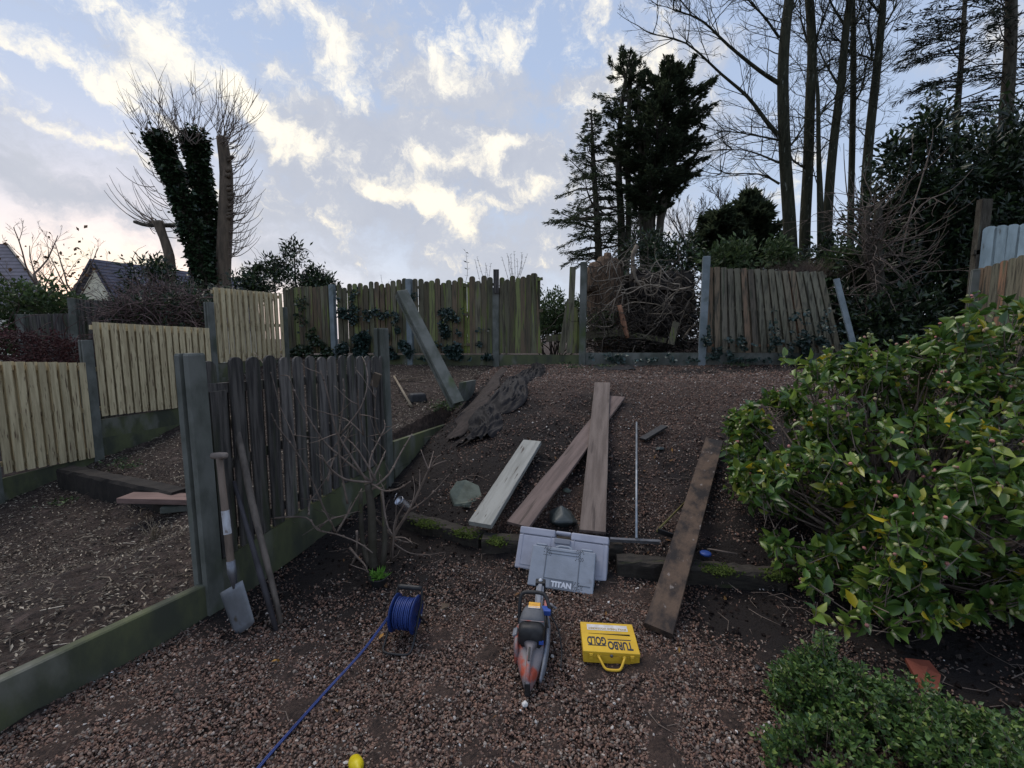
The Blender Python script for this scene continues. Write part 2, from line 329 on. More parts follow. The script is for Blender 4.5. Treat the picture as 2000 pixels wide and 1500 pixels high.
def text_mesh(name, body, size, mat_, parent, loc, rot, bold=.0, sx=1.0, extr=.0006, align='CENTER', width=None):
    cu = bpy.data.curves.new(name, 'FONT'); cu.body = body; cu.size = size; cu.align_x = align; cu.align_y = 'CENTER'; cu.extrude = extr; cu.offset = bold
    t = bpy.data.objects.new('tmp', cu); C.objects.link(t); bpy.context.view_layer.update()
    me = bpy.data.meshes.new_from_object(t.evaluated_get(bpy.context.evaluated_depsgraph_get()))
    bpy.data.objects.remove(t)
    o = bpy.data.objects.new(name, me); C.objects.link(o); me.materials.clear(); me.materials.append(mat_)
    o.parent = parent; o.location = loc; o.rotation_euler = rot
    if width: xs = [v.co.x for v in me.vertices]; sx = width/(max(xs)-min(xs))
    o.scale = (sx, 1, 1); return o

# ------------------------------------------------------------------ terrain
BL = [(-2.9, -.2), (-2.1, 1.62), (-1.78, 2.42), (-1.34, 4.41), (-.98, 6.0), (-.35, 9.6), (-.2, 10.5), (-.2, 80)]
def bx_(y): return np.interp(y, [p[1] for p in BL], [p[0] for p in BL])
FL = [(555, 11.2), (655, 10.7), (803, 10.15), (970, 9.6), (1137, 9.1), (1370, 8.4), (1650, 7.85)]
fenceY = lambda px: float(np.interp(px, [a for a, _ in FL], [b for _, b in FL]))
def tps(pts):
    P = np.array(pts, float); n = len(P); xy = P[:, :2]
    d = np.linalg.norm(xy[:, None]-xy[None], axis=2); K = np.where(d > 0, d*d*np.log(d+1e-12), 0) + np.eye(n)*.02
    A = np.zeros((n+3, n+3)); A[:n, :n] = K; A[:n, n] = 1; A[:n, n+1:] = xy; A[n, :n] = 1; A[n+1:, :n] = xy.T
    w = np.linalg.solve(A, np.concatenate([P[:, 2], [0, 0, 0]]))
    def f(x, y):
        x = np.asarray(x, float); y = np.asarray(y, float)
        dd = np.sqrt((x[..., None]-xy[:, 0])**2 + (y[..., None]-xy[:, 1])**2)
        return (np.where(dd > 0, dd*dd*np.log(dd+1e-12), 0)*w[:n]).sum(-1) + w[n] + w[n+1]*x + w[n+2]*y
    return f
fb = [tuple(at(px, py, fenceY(px))) for px, py in ((655, 702), (803, 712), (970, 715), (1137, 712), (1370, 713), (1650, 714))]
hR = tps([(-1.9, 1.2, 0), (-1.78, 2.36, 0), (-1.5, 3.6, .0), (-1.34, 4.41, .03), (-.98, 6.0, .36), (-.75, 7.2, .74), (-.55, 8.3, .9), (0, 1.2, 0), (1, 1.2, 0), (2.2, 1.2, 0), (4, 1, 0), (-1, 2.5, 0), (0, 2.3, 0), (1, 2.2, 0), (2, 2, 0), (-.8, 3.3, .03), (-.3, 3.05, .02), (1, 2.7, .01), (2, 2.4, .02), (4, 2, .1),
    (-.75, 3.75, .12), (-.2, 3.55, .19), (.6, 3.35, .2), (1.6, 3.05, .2), (2.6, 2.9, .25), (-.5, 4.6, .42), (-.35, 5.6, .78), (.2, 4.4, .58), (1.2, 4.3, .58), (.1, 5.4, .93), (1.5, 5.4, .95), (3.2, 5, .95), (5.5, 5, 1.0), (6, 3, .7),
    (1, 7, .95), (3, 7, .97), (6, 7, 1.0), (.1, 7, .92)] + [fb[2], fb[3], fb[4], fb[5]] + [(9, 7, 1.05), (9, 2, .7)])
hL = tps([(-2.1, 1.65, .19), (-1.8, 2.45, .15), (-2.5, .8, .18), (-3, 2.4, .02), (-2.4, 3.4, .12), (-4.5, 2.8, -.25), (-4, 1, 0), (-7.3, 5.0, -.62), (-7.05, 5.8, -.58), (-6.9, 6.6, -.45), (-5.6, 5.2, -.60), (-4.4, 4.6, -.50), (-3.5, 4.1, -.42), (-5.6, 6.2, -.24), (-4.5, 5.6, -.16), (-3.5, 5.0, -.08), (-1.32, 4.41, .5), (-2.3, 4.6, .3),
    (-5.95, 8.2, .08), (-6.0, 8.9, .66), (-5.6, 10.3, 1.0), (-4, 10.4, 1.0), (-3.8, 7.6, .55), (-1.0, 6.0, .6), (-2.5, 6.2, .5), (-4.6, 6.6, .15), (-.8, 7.6, .8)] + [fb[0], fb[1], fb[2]])
def fenceline(x):
    xs = [at(px, 600, Y).x for px, Y in FL]; return np.interp(x, xs, [Y for _, Y in FL])
def height(x, y):
    x = np.asarray(x, float); y = np.asarray(y, float)
    h = np.where(x >= bx_(y), hR(x, np.minimum(y, 12)), hL(np.clip(x, -9, 9), np.minimum(y, 12)))
    # the retained step in the neighbour's garden: ground in front of it is lower
    fl = fenceline(x)
    t = np.clip((y-fl-.1)/1.5, 0, 1); far = 1.0 + np.clip((-5-x)/12, 0, 1)*-2.2 + .25*np.sin(x*.7)*np.sin(y*.4)
    far = far + np.clip((x-3)/4, 0, 1)*.3
    h = h*(1-t) + far*t
    t2 = np.clip((-7.1-x)/2, 0, 1); h = h*(1-t2) + (-.6)*t2
    t3 = np.clip((x-6)/2, 0, 1); h = h*(1-t3) + 1.05*t3*np.clip((y+2)/6, 0, 1) + 0
    return h
def H(x, y): return float(height(x, y))
def gp(px, py, dz=0.0):
    d = ray(px, py); t = .8
    while t < 40:
        p = Vector((0, 0, CZ)) + d*t
        if p.z < H(p.x, p.y): break
        t += .02
    return Vector((p.x, p.y, H(p.x, p.y)+dz))
def fbm(x, y, s, seed=0): return mnoise.fractal(Vector((x*s, y*s, seed)), 1.0, 2.0, 4)

# bare damp earth patches in the gravel (x, y, rx, ry, strength)
SOILP = [(-1.1, 3.1, .8, .8, 1), (-.7, 3.4, .5, .4, 1), (-1.0, 4.4, .5, 1.3, 1), (-.6, 5.6, .5, 1.3, 1), (-.25, 6.8, .3, .9, .9), (1.45, 2.4, .42, .42, 1), (2.3, 2.3, .8, .6, 1), (-1.5, 2.5, .4, .35, .8), (0, 3.05, 1.2, .2, 1), (-.15, 4.1, .5, .6, .85), (.45, 4.2, .5, .5, .75), (4.5, 7.6, 2, .4, .9), (1.4, 2.8, 1.2, .16, 1), (.95, 3.7, .3, .5, .55), (1.5, 3.6, .3, .6, .6), (-.4, 2.55, .5, .2, .6), (-.2, 4.9, .6, .5, .7), (2.6, 3.2, 1.2, 1.2, .8), (.3, 2.75, .5, .18, .8), (.9, 4.9, .5, .25, .5), (2.0, 1.75, .8, .3, .9)]
def soilness(x, y):
    s = np.zeros_like(x)
    for a, b, rx, ry, st in SOILP: s = np.maximum(s, st*np.clip(1.45-np.sqrt(((x-a)/rx)**2+((y-b)/ry)**2), 0, .9)/.9)
    return s
def ground_patch(side, name):
    us = np.concatenate([np.linspace(0, 4, 110), np.linspace(4.1, 9, 50), np.linspace(9.4, 60, 30)])
    ys = np.concatenate([np.linspace(-4, .8, 12), np.linspace(.9, 6.5, 170), np.linspace(6.55, 12, 90), np.linspace(12.5, 90, 40)])
    U, Y = np.meshgrid(us, ys); X = bx_(Y) + side*(U + .005)
    Z = height(X, Y)
    bump = np.array([[fbm(a, b, 2.2, side)*.03 + fbm(a, b, 9, side+5)*.014 for a, b in zip(r1, r2)] for r1, r2 in zip(X, Y)])
    Z = Z + bump*(1 if side > 0 else 1.5)
    Z[:, 0] = np.minimum(hR(bx_(Y[:, 0]), np.minimum(Y[:, 0], 12)), hL(bx_(Y[:, 0]), np.minimum(Y[:, 0], 12))) - .15
    X[:, 0] = bx_(Y[:, 0])
    Z = np.where(U > 58, -3, Z); Z = np.where(Y > 88, -3, Z)
    n, m = X.shape; idx = np.arange(n*m).reshape(n, m)
    f = np.stack([idx[:-1, :-1], idx[:-1, 1:], idx[1:, 1:], idx[1:, :-1]], -1).reshape(-1, 4)
    if side < 0: f = f[:, ::-1]
    mb = MB(); mb.add(np.stack([X, Y, Z], -1).reshape(-1, 3), f, 0, True)
    o = mb.build(name, M_BED if side > 0 else M_SOIL)
    if side > 0:
        a = o.data.attributes.new('earth', 'FLOAT', 'POINT'); a.data.foreach_set('value', soilness(X.ravel(), Y.ravel()).astype(np.float32))
    return tag(o, kind='structure')
ground_patch(1, 'garden_ground'); ground_patch(-1, 'neighbouring_ground')
mb = MB(); mb.add([(-900, -900, -3.2), (900, -900, -3.2), (900, 900, -3.2), (-900, 900, -3.2)], [(0, 1, 2, 3)])
tag(mb.build('far_ground', M_SOIL), kind='structure')

# loose stones, soil clods and litter: stuff
def ico():
    p = (1+5**.5)/2
    v = np.array([(-1, p, 0), (1, p, 0), (-1, -p, 0), (1, -p, 0), (0, -1, p), (0, 1, p), (0, -1, -p), (0, 1, -p), (p, 0, -1), (p, 0, 1), (-p, 0, -1), (-p, 0, 1)])
    f = np.array([(0, 11, 5), (0, 5, 1), (0, 1, 7), (0, 7, 10), (0, 10, 11), (1, 5, 9), (5, 11, 4), (11, 10, 2), (10, 7, 6), (7, 1, 8), (3, 9, 4), (3, 4, 2), (3, 2, 6), (3, 6, 8), (3, 8, 9), (4, 9, 5), (2, 4, 11), (6, 2, 10), (8, 6, 7), (9, 8, 1)])
    return v/np.linalg.norm(v[0]), f
OCT = (np.array([(1, 0, 0), (0, 1, 0), (-1, 0, 0), (0, -1, 0), (0, 0, 1), (0, 0, -1)], float), np.array([(0, 1, 4), (1, 2, 4), (2, 3, 4), (3, 0, 4), (1, 0, 5), (2, 1, 5), (3, 2, 5), (0, 3, 5)]))
def stones(mb, P, size, shape, flat=.65, jit=.28, smooth=False):
    v, f = shape; n = len(P)
    S = np.stack([size*(.8+.5*RS.rand(n)), size*(.6+.4*RS.rand(n)), size*flat*(.6+.5*RS.rand(n))], -1)
    vv = v[None]*(1+RS.normal(size=(n, len(v), 1))*jit*.5) * S[:, None]
    q = RS.normal(size=(n, 4)); q[:, 0] *= 2.0; q[:, 3] *= 3; q /= np.linalg.norm(q, axis=1)[:, None]; a, b, c, d = q.T
    R = np.stack([1-2*(c*c+d*d), 2*(b*c-d*a), 2*(b*d+c*a), 2*(b*c+d*a), 1-2*(b*b+d*d), 2*(c*d-b*a), 2*(b*d-c*a), 2*(c*d+b*a), 1-2*(b*b+c*c)], -1).reshape(n, 3, 3)
    vv = np.einsum('nij,nkj->nki', R, vv) + P[:, None]
    mb.add(vv.reshape(-1, 3), (f[None] + (np.arange(n)*len(v))[:, None, None]).reshape(-1, 3), 0, smooth)
def noisef(X, Y, s, seed): return np.array([mnoise.noise(Vector((a*s, b*s, seed))) for a, b in zip(X, Y)])
def vis_xy(n, y0, y1, p, side=1):
    """points on the ground, denser near the camera"""
    y = (y0**p + RS.rand(n)*(y1**p-y0**p))**(1/p)
    x = (RS.rand(n)*2-1)*(y*1.28+.3)
    ok = (x > bx_(y)+.02) if side > 0 else (x < bx_(y)-.03)
    return x[ok], y[ok]
def scatter_gravel():
    mb = MB()
    for n, y0, y1, sz, shp, p in ((62000, 1.25, 2.1, .0064, ico(), 1.0), (130000, 2.1, 3.6, .0072, OCT, 1.2), (90000, 3.6, 6.2, .0095, OCT, 1.2), (62000, 6.2, 10.0, .014, OCT, 1.2)):
        x, y = vis_xy(n, y0, y1, p)
        nsv = noisef(x, y, 1.3, 3)*.6 + noisef(x, y, 5, 8)*.5
        s = soilness(x, y)
        keep = (RS.rand(len(x)) > s*.95 + nsv*.5) & (y < fenceline(x)-.1) & (x < 6.5)
        x, y = x[keep], y[keep]
        z = height(x, y) + noisef(x, y, 2.2, 1)*.02 + sz*.3 + RS.rand(len(x))*sz*1.1
        stones(mb, np.stack([x, y, z], -1), sz*(.6+1.0*RS.rand(len(x))**2.5), shp)
    tag(mb.build('gravel', M_PEB), 'reddish brown gravel spread over the garden and bank', kind='stuff')
    mb = MB()
    x, y = vis_xy(34000, 1.6, 9.5, 1.1); s = soilness(x, y); k = (RS.rand(len(x)) < s*1.3+.08) & (y < fenceline(x)-.05) & (x < 6.5); x, y = x[k], y[k]
    z = height(x, y) + noisef(x, y, 2.2, 1)*.02 + .004
    stones(mb, np.stack([x, y, z], -1), .011*(.4+1.3*RS.rand(len(x))**2.5), OCT, .7)
    tag(mb.build('soil_clods', M_SOILC), 'dark crumbly earth showing between the gravel', kind='stuff')
scatter_gravel()
def scatter_litter():
    mb = MB(); x, y = vis_xy(125000, 1.3, 10.6, 1.25, -1)
    k = x > np.interp(y, [0, 5.8, 6.8, 8.6, 10.5], [-9, -6.9, -6.7, -6.0, -5.4]); x, y = x[k], y[k]
    k = RS.rand(len(x)) > .12 + .9*noisef(x, y, .9, 4)*.9 + .4*noisef(x, y, 4, 9); x, y = x[k], y[k]
    z = height(x, y) + noisef(x, y, 2.2, -1)*.03 + .008 + RS.rand(len(x))*.012
    n = len(x); sz = np.where(y < 4, .029, .036)
    t = RS.normal(size=(n, 3))*np.array([1, .8, .2])
    mb.leaves(np.stack([x, y, z], -1), sz, .35, up=1.5, fold=.5, dirs=t*2)
    x, y = vis_xy(900, 1.5, 9, 1.0, -1); k = x > -6.3; x, y = x[k], y[k]
    for a, b in zip(x, y):
        an = rnd.uniform(0, 6.28); l = rnd.uniform(.06, .28); z = H(a, b)+.02
        mb.tube([(a, b, z), (a+math.cos(an)*l*.5, b+math.sin(an)*l*.5, z+rnd.uniform(0, .02)), (a+math.cos(an+.3)*l, b+math.sin(an+.3)*l, z)], [.004, .003, .0015], 4, cap=False)
    tag(mb.build('leaf_litter', M_LITTER), 'bark chips, dead leaves and twigs covering the neighbouring bed', kind='stuff')
scatter_litter()
def scatter_debris():
    mb = MB(); x, y = vis_xy(1500, 1.5, 9, 1.0, 1)
    for a, b in zip(x, y):
        if a > 6 or b > fenceline(a)-.1: continue
        if rnd.random() > .25 + float(soilness(np.array([a]), np.array([b]))[0]): continue
        an = rnd.uniform(0, 6.28); l = rnd.uniform(.03, .2); z = H(a, b)+.012
        mb.tube([(a, b, z), (a+math.cos(an)*l*.5, b+math.sin(an)*l*.5, z+rnd.uniform(.004, .02)), (a+math.cos(an+.4)*l, b+math.sin(an+.4)*l, z+.004)], [.0025, .002, .001], 4, cap=False)
    tag(mb.build('twig_debris', M_TWIG), 'thin broken twigs scattered over the earth', kind='stuff')
scatter_debris()

# ------------------------------------------------------------------ fences
def hpost(mb, base, top, w=.11, yaw=0.0, axis=None):
    """concrete post with an H shaped section"""
    a, g = w/2, w*.22; d = w*.44
    sec = [(-a, -d), (a, -d), (a, -g*.6), (a-g, -g*.45), (a-g, g*.45), (a, g*.6), (a, d), (-a, d), (-a, g*.6), (-a+g, g*.45), (-a+g, -g*.45), (-a, -g*.6)]
    base = Vector(base); top = Vector(top); ax = (top-base); L_ = ax.length; ax.normalize()
    X = Vector((math.cos(yaw), math.sin(yaw), 0)); X = (X-ax*X.dot(ax)).normalized(); Y_ = ax.cross(X)
    b = [base + X*u + Y_*v for u, v in sec]; k = .9
    t = [top - ax*.012 + X*u + Y_*v for u, v in sec]; t2 = [top + X*u*k + Y_*v*k for u, v in sec]
    n = 12; V = [tuple(p) for p in b+t+t2]
    f = [(i, (i+1) % n, n+(i+1) % n, n+i) for i in range(n)] + [(n+i, n+(i+1) % n, 2*n+(i+1) % n, 2*n+i) for i in range(n)] + [tuple(range(2*n, 3*n))]
    return mb.add(V, f)
def boards(mb, A, B, zb, zt, n, w, t=.016, dome=True, off=0.0, jit=.0, lean=None, skip=(), phase=0.0, split=1.0):
    """upright boards between A and B (xy), bottom and top heights given at both ends"""
    A = Vector((A[0], A[1], 0)); B = Vector((B[0], B[1], 0)); D = B-A; Ln = D.length; D.normalize(); Nn = Vector((D.y, -D.x, 0))
    for i in range(n):
        if i in skip: continue
        s = (i+.5+phase)/n; c = A + D*Ln*s + Nn*off
        b = zb[0]+(zb[1]-zb[0])*s; tp = zt[0]+(zt[1]-zt[0])*s + rnd.uniform(-1, .35)*jit
        ww = w*rnd.uniform(.93, 1.05)/2; le = (lean(i) if lean else 0)+rnd.uniform(-.004, .004)
        prof = [(-ww, b), (ww, b)]
        if dome: prof += [(ww, tp-ww*.8), (ww*.86, tp-ww*.38), (ww*.5, tp-ww*.08), (0, tp), (-ww*.5, tp-ww*.08), (-ww*.86, tp-ww*.38), (-ww, tp-ww*.8)]
        else: prof += [(ww, tp), (-ww, tp)]
        pts = [c + D*(u + le*(z_-b)) + Vector((0, 0, z_)) for u, z_ in prof]
        mb.prism(pts, Nn, t)
def slab(mb, A, B, w, th, up=(0, 0, 1), mi=0, bend=0.0, seg=1):
    """plank from A to B, width w across, thickness th, A and B on the underside middle"""
    A = Vector(A); B = Vector(B); D = (B-A).normalized(); S = D.cross(Vector(up)).normalized(); U = S.cross(D)
    V = []; f = []
    for i in range(seg+1):
        c = A.lerp(B, i/seg) + U*bend*math.sin(math.pi*i/seg)
        for a, b in ((-1, 0), (1, 0), (1, 1), (-1, 1)): V.append(tuple(c + S*a*w/2 + U*b*th))
    for i in range(seg):
        o = i*4
        for j in range(4): f.append((o+j, o+(j+1) % 4, o+4+(j+1) % 4, o+4+j))
    f += [(3, 2, 1, 0), (seg*4, seg*4+1, seg*4+2, seg*4+3)]
    return mb.add(V, f, mi)
def railp(mb, A, B, z0, z1, h=.07, t=.03, off=.0):
    A = Vector((A[0], A[1], z0)); B = Vector((B[0], B[1], z1)); D = (B-A); D.z = 0; D.normalize(); Nn = Vector((D.y, -D.x, 0))*off
    return slab(mb, A+Nn, B+Nn, t, h)

# pale new fence of the neighbour
def pale_fence():
    P = [Vector((-7.25, 4.1, 0)), Vector((-6.98, 5.6, 0)), Vector((-6.68, 6.85, 0)), Vector((-5.97, 8.75, 0)), Vector((-5.42, 10.5, 0))]
    zt = [(1.12, 1.25), (1.24, 1.23), (1.86, 1.83), (2.63, 2.66)]
    P[0] = at(-240, 700, 5.0); P[1] = at(-45, 705, 5.55); 
    P[2] = at(170, 700, 6.8); P[3] = at(408, 600, 8.7); P[4] = at(553, 600, 10.5)
    r = thing('timber_fence', 'new pale timber fence stepping up on the left in grey concrete posts', 'fence', (P[2].x, P[2].y, -.4))
    spans = [(P[0], P[1], at(-240, 706, 5.0).z, at(-45, 706, 5.55).z, 1.5), (P[1], P[2], at(-45, 706, 5.55).z, at(163, 708, 6.8).z, 1.5), (P[2], P[3], at(172, 628, 6.8).z, at(405, 641, 8.7).z, 1.5), (P[3], P[4], at(412, 560, 8.7).z, at(548, 574, 10.5).z, 1.5)]
    for a, b, z0, z1, h in spans:
        D = (b-a); D.z = 0; D.normalize(); a2 = a+D*.07; b2 = b-D*.06
        nb = max(6, round((b2-a2).length/.132)); mb = MB(); boards(mb, a2, b2, (z0-h, z1-h), (z0, z1), nb, .086, .014, False, .045, .004)
        boards(mb, a2, b2, (z0-h, z1-h), (z0, z1), nb, .118, .014, False, -.035, .004, phase=.5, skip=(nb-1,))
        for k in (.06, .5, .92): railp(mb, a2, b2, z0-h*k-.03, z1-h*k-.03, .07, .03, 0.0)
        mb.build('fence_panel', M_PINE, r)
        g = MB(); mid = (z0+z1)/2-h-.02
        for q in (0, 1): slab(g, (a2.x, a2.y, mid-.3*(q+1)+.004*q), (b2.x, b2.y, mid-.3*(q+1)+.004*q), .045, .296)
        g.build('gravel_board', M_CONCG, r)
    tops = [at(-240, 660, 5.0).z, at(-45, 665, 5.55).z, at(170, 664, 6.8).z, at(408, 590, 8.7).z, at(553, 600, 10.5).z]
    for p, z in zip(P, tops):
        m = MB(); yaw = math.atan2(P[4].y-P[0].y, P[4].x-P[0].x); hpost(m, (p.x, p.y, H(p.x, p.y)-.4), (p.x, p.y, z), .13, yaw); m.build('fence_post', M_CONC, r)
pale_fence()

# dark weathered panel in the foreground
def side_fence():
    A = gz(414, 1197, 0); Bp = gz(757, 955, 0)
    yaw = math.atan2(Bp.y-A.y, Bp.x-A.x); D = (Bp-A).normalized()
    r = thing('side_fence', 'weathered black slatted fence panel between two concrete posts in the foreground', 'fence', A)
    m = MB(); hpost(m, A-Vector((0, 0, .4)), A + Vector((-.01, 0, at(375, 690, A.y).z)), .104, yaw); m.build('fence_post', M_CONC, r)
    m = MB(); hpost(m, Bp-Vector((0, 0, .4)), Bp + Vector((.0, -.05, at(760, 641, Bp.y).z-.0)), .115, yaw); m.build('fence_post', M_CONC, r)
    a = A + D*.05; b = Bp - D*.02; zt = (at(410, 695, a.y).z, at(742, 694, b.y).z)
    m = MB(); boards(m, a, b, (.30, .36), zt, 15, .102, .016, True, .02, .012, skip=(0,))
    boards(m, a, b, (.30, .36), (zt[0]-.17, zt[1]-.17), 15, .10, .014, False, -.035, .004, phase=.5, skip=(14,))
    boards(m, a, b, (.30, .36), (zt[0]-.02, zt[1]-.1), 15, .10, .016, True, -.036, .01, skip=tuple(range(1, 15)))
    boards(m, a, b, (.30, .36), (zt[0]-.2, zt[1]-.2), 15, .11, .016, False, .02, .004, skip=tuple(range(1, 15)))
    for z0, z1 in ((zt[0]-.22, zt[1]-.22), (.8, .85), (.36, .42)): railp(m, a, b, z0, z1, .06, .03, -.008)
    m.build('fence_panel', M_DARKW, r)
    g = MB(); slab(g, a-Vector((0, 0, .02)), b+Vector((0, 0, .03)), .05, .31); g.build('gravel_board', M_CONCG, r)
    return A, Bp, D
FA, FBp, FD = side_fence()
def low_wall():
    A = gz(-420, 1750, 0); B = FA - FD*.04; A = Vector((-2.62, .45, 0)); K = gz(0, 1425, 0)
    m = MB()
    for p, q in ((A, K), (K, B)):
        slab(m, (p.x, p.y, -.08), (q.x, q.y, -.08), .055, .29 if q is K else .27)
    m = MB(); pts = [A, K, B]; zt = [.24, at(0, 1322, K.y+.02).z, at(392, 1140, B.y).z]
    V = []; f = []; nseg = 24
    for i in range(nseg+1):
        s = i/nseg*1.0
        tt = s*2; p = (A.lerp(K, tt) if tt < 1 else K.lerp(B, tt-1)); z = np.interp(tt, [0, 1, 2], zt)
        D = ((K-A) if tt < 1 else (B-K)).normalized(); Nn = Vector((-D.y, D.x, 0))*.028
        for q, zz in ((-1, -.1), (-1, z-.006), (-.7, z), (.7, z), (1, z-.006), (1, -.1)): V.append((p.x+Nn.x*q, p.y+Nn.y*q, zz))
    for i in range(nseg):
        o = i*6
        for j in range(5): f.append((o+j, o+6+j, o+7+j, o+1+j))
    m.add(V, f)
    single(m, 'gravel_board', M_CONCG, 'low mossy concrete board edging the gravel at lower left', 'edging', K)
low_wall()
# the two boards further up the same line
def upper_edging():
    a = FBp + Vector((.03, .1, 0)); top0 = at(763, 862, a.y).z; e = at(868, 828, 5.9); m = MB()
    r = thing('gravel_board_edging', 'two stacked mossy concrete boards running uphill behind the slatted panel', 'edging', a)
    for k in (0, 1):
        m = MB(); z0 = top0-.305*(k+1); z1 = e.z-.305*(k+1); slab(m, (a.x, a.y, z0), (e.x, e.y, z1), .05, .30); m.build('concrete_board', M_CONCG, r)
    p = at(900, 790, 6.1); q = at(930, 748, 6.9); p2 = at(905, 748, 6.2); m = MB()
    V = [at(903, 747, 6.2), at(930, 742, 6.8), at(925, 775, 6.8), at(898, 790, 6.2)]
    m.prism(V, Vector((-.9, .3, 0)).normalized(), .05); single(m, 'broken_board', M_CONC, 'short broken concrete board standing beside the leaning post', 'board', V[3])
upper_edging()

# the broken back fence
def back_fence():
    base = lambda px: at(px, 714, fenceY(px))
    r = thing('back_fence', 'mossy weathered back fence with missing boards across the top of the bank', 'fence', base(970))
    posts = [(655, 556, M_CONCP, .12), (803, 545, M_CONCP, .13), (970, 562, M_CONC, .14), (1137, 512, M_CONC, .13), (1370, 501, M_CONCP, .13)]
    for px, py, mt, w in posts:
        b = base(px); t = at(px + (1 if px > 1000 else 0), py, fenceY(px)); m = MB(); hpost(m, b-Vector((0, 0, .3)), (b.x, b.y, t.z), w, -.3); m.build('fence_post', mt, r)
    m = MB(); t = at(969, 531, 9.5); m.box((t.x, t.y, t.z-.2), (.12, .05, .5)); m.build('post_splint', M_DARKW, r)
    def panel(x0, x1, y0, y1, yb, n, skip, jit=.03, lean=None, w=.095, seed=1, mt=M_OLDW, skipb=()):
        A = at(x0, 600, fenceY(x0)); B = at(x1, 600, fenceY(x1)); D = (B-A); D.z = 0; D.normalize(); A += D*.0; B -= D*.0
        zt = (at(x0, y0, A.y).z, at(x1, y1, B.y).z); zb = (at(x0, yb, A.y).z, at(x1, yb, B.y).z); m = MB()
        boards(m, A, B, zb, zt, n, w, .016, True, .02, jit, lean, skip)
        boards(m, A, B, zb, (zt[0]-.09, zt[1]-.09), n, w, .016, True, -.03, jit, lean, skipb, phase=.5)
        for k in (.12, .5, .9): railp(m, A, B, zt[0]+(zb[0]-zt[0])*k, zt[1]+(zb[1]-zt[1])*k, .06, .03, 0.0)
        m.build('fence_panel', mt, r)
    panel(556, 651, 560, 558, 690, 13, (), .03, w=.105)
    panel(660, 798, 558, 545, 690, 13, (), .08, skipb=(1, 12), w=.125, )
    panel(808, 964, 547, 540, 690, 14, (9,), .09, skipb=(0, 13), w=.13)
    panel(976, 1060, 545, 527, 690, 8, (), .07, lean=lambda i: -.09 if i == 7 else 0, skipb=(7,), w=.115)
    # the leftover boards against the fourth post
    A = at(1098, 600, 9.2); B = at(1134, 600, 9.1); m = MB()
    zb = at(1110, 692, 9.1).z
    for i, (xb, xt, yt) in enumerate(((1096, 1112, 590), (1112, 1119, 521), (1122, 1122, 600), (1130, 1122, 610))):
        b = at(xb, 690, 9.12+i*.02); t = at(xt, yt, 9.12+i*.02); slab(m, b, t, .125, .016, (0, 1, 0))
    m.build('loose_board', M_OLDW, r)
    for x0, x1, y0 in ((556, 655, 692), (655, 803, 692), (803, 970, 692), (970, 1137, 692), (1137, 1370, 688), (1370, 1655, 688)):
        A = base(x0); B = base(x1); za = at(x0, y0, A.y).z; zb_ = at(x1, y0, B.y).z; m = MB()
        slab(m, (A.x, A.y, za-.32), (B.x-.0, B.y, zb_-.32), .05, .31); m.build('gravel_board', M_CONCG if x0 < 1137 else M_CONC, r)
back_fence()
def leaning_panel():
    b0 = at(1383, 688, 8.36); b1 = at(1652, 690, 7.85); t0 = at(1385, 520, 8.45); t1 = at(1613, 531, 8.05)
    r = thing('leaning_fence_panel', 'brown slatted fence panel sagging to the left above the concrete board', 'fence panel', b0)
    m = MB(); n = 17
    for row in (0, 1):
        for i in range(n):
            s = (i+.5*(row))/n + .01
            if row and i > n-2: continue
            b = b0.lerp(b1, s); t = t0.lerp(t1, s) - Vector((0, 0, .03 if row else rnd.uniform(0, .03)))
            off = Vector((0, .045*row, 0)); slab(m, b+off, t+off, .098, .015, (0, -1, 0))
    for k in (.07, .5, .93): slab(m, b0.lerp(t0, k)+Vector((0, .03, 0)), b1.lerp(t1, k)+Vector((0, .03, 0)), .03, .05)
    m.build('slats', M_REDW, r)
    m = MB(); a = at(1668, 684, 7.7); b = at(1632, 545, 7.95); slab(m, a, b, .1, .03, (0, -1, 0)); single(m, 'pale_board', M_CONCP, 'pale blue painted board leaning against the end of the brown panel', 'board', a)
leaning_panel()
def right_fences():
    r = thing('brown_fence', 'short brown slatted fence at the right edge behind the camellia', 'fence', at(1897, 700, 6.2))
    A = at(1905, 600, 6.2); B = at(2130, 600, 4.9); m = MB()
    boards(m, A, B, (1.0, 1.0), (at(1912, 525, 6.2).z, at(2130, 450, 4.9).z), 13, .11, .016, True, .02, .01)
    boards(m, A, B, (1.0, 1.0), (at(1912, 530, 6.2).z, at(2130, 460, 4.9).z), 13, .11, .016, True, -.03, .01, phase=.5, skip=(12,))
    m.build('fence_panel', M_REDW, r); m = MB(); p = at(1903, 600, 6.2); hpost(m, (p.x-.03, p.y, .9), (p.x, p.y, at(1905, 526, 6.2).z), .13, -.6); m.build('fence_post', M_CONC, r)
    A = at(1915, 480, 7.2); B = at(2080, 480, 6.6); r = thing('painted_fence', 'pale blue painted round topped boards above the brown fence at far right', 'fence', (A.x, A.y, 1.1))
    m = MB(); boards(m, A + Vector((.05, 0, 0)), B, (1.1, 1.1), (at(1930, 443, 7.2).z, at(2080, 430, 6.6).z), 7, .155, .018, True, .03, .004)
    m.build('painted_board', M_WHITEP, r); m = MB(); p = at(1917, 450, 7.25); m.box((p.x, p.y, (p.z+1)/2+.5-.02), (.17, .09, p.z-1)); m.box((p.x+.02, p.y-.02, p.z-.35), (.3, .05, .07)); m.build('timber_post', M_BARK, r)
M_WHITEP = mat('pale_blue_paint', (.42, .52, .54), (.30, .37, .38), scale=3, stretch=(3, 3, .8), rough=.7, bump=.3, isl=.1, third=(.14, .14, .12), third_at=(.63, .76), tscale=6)
right_fences()
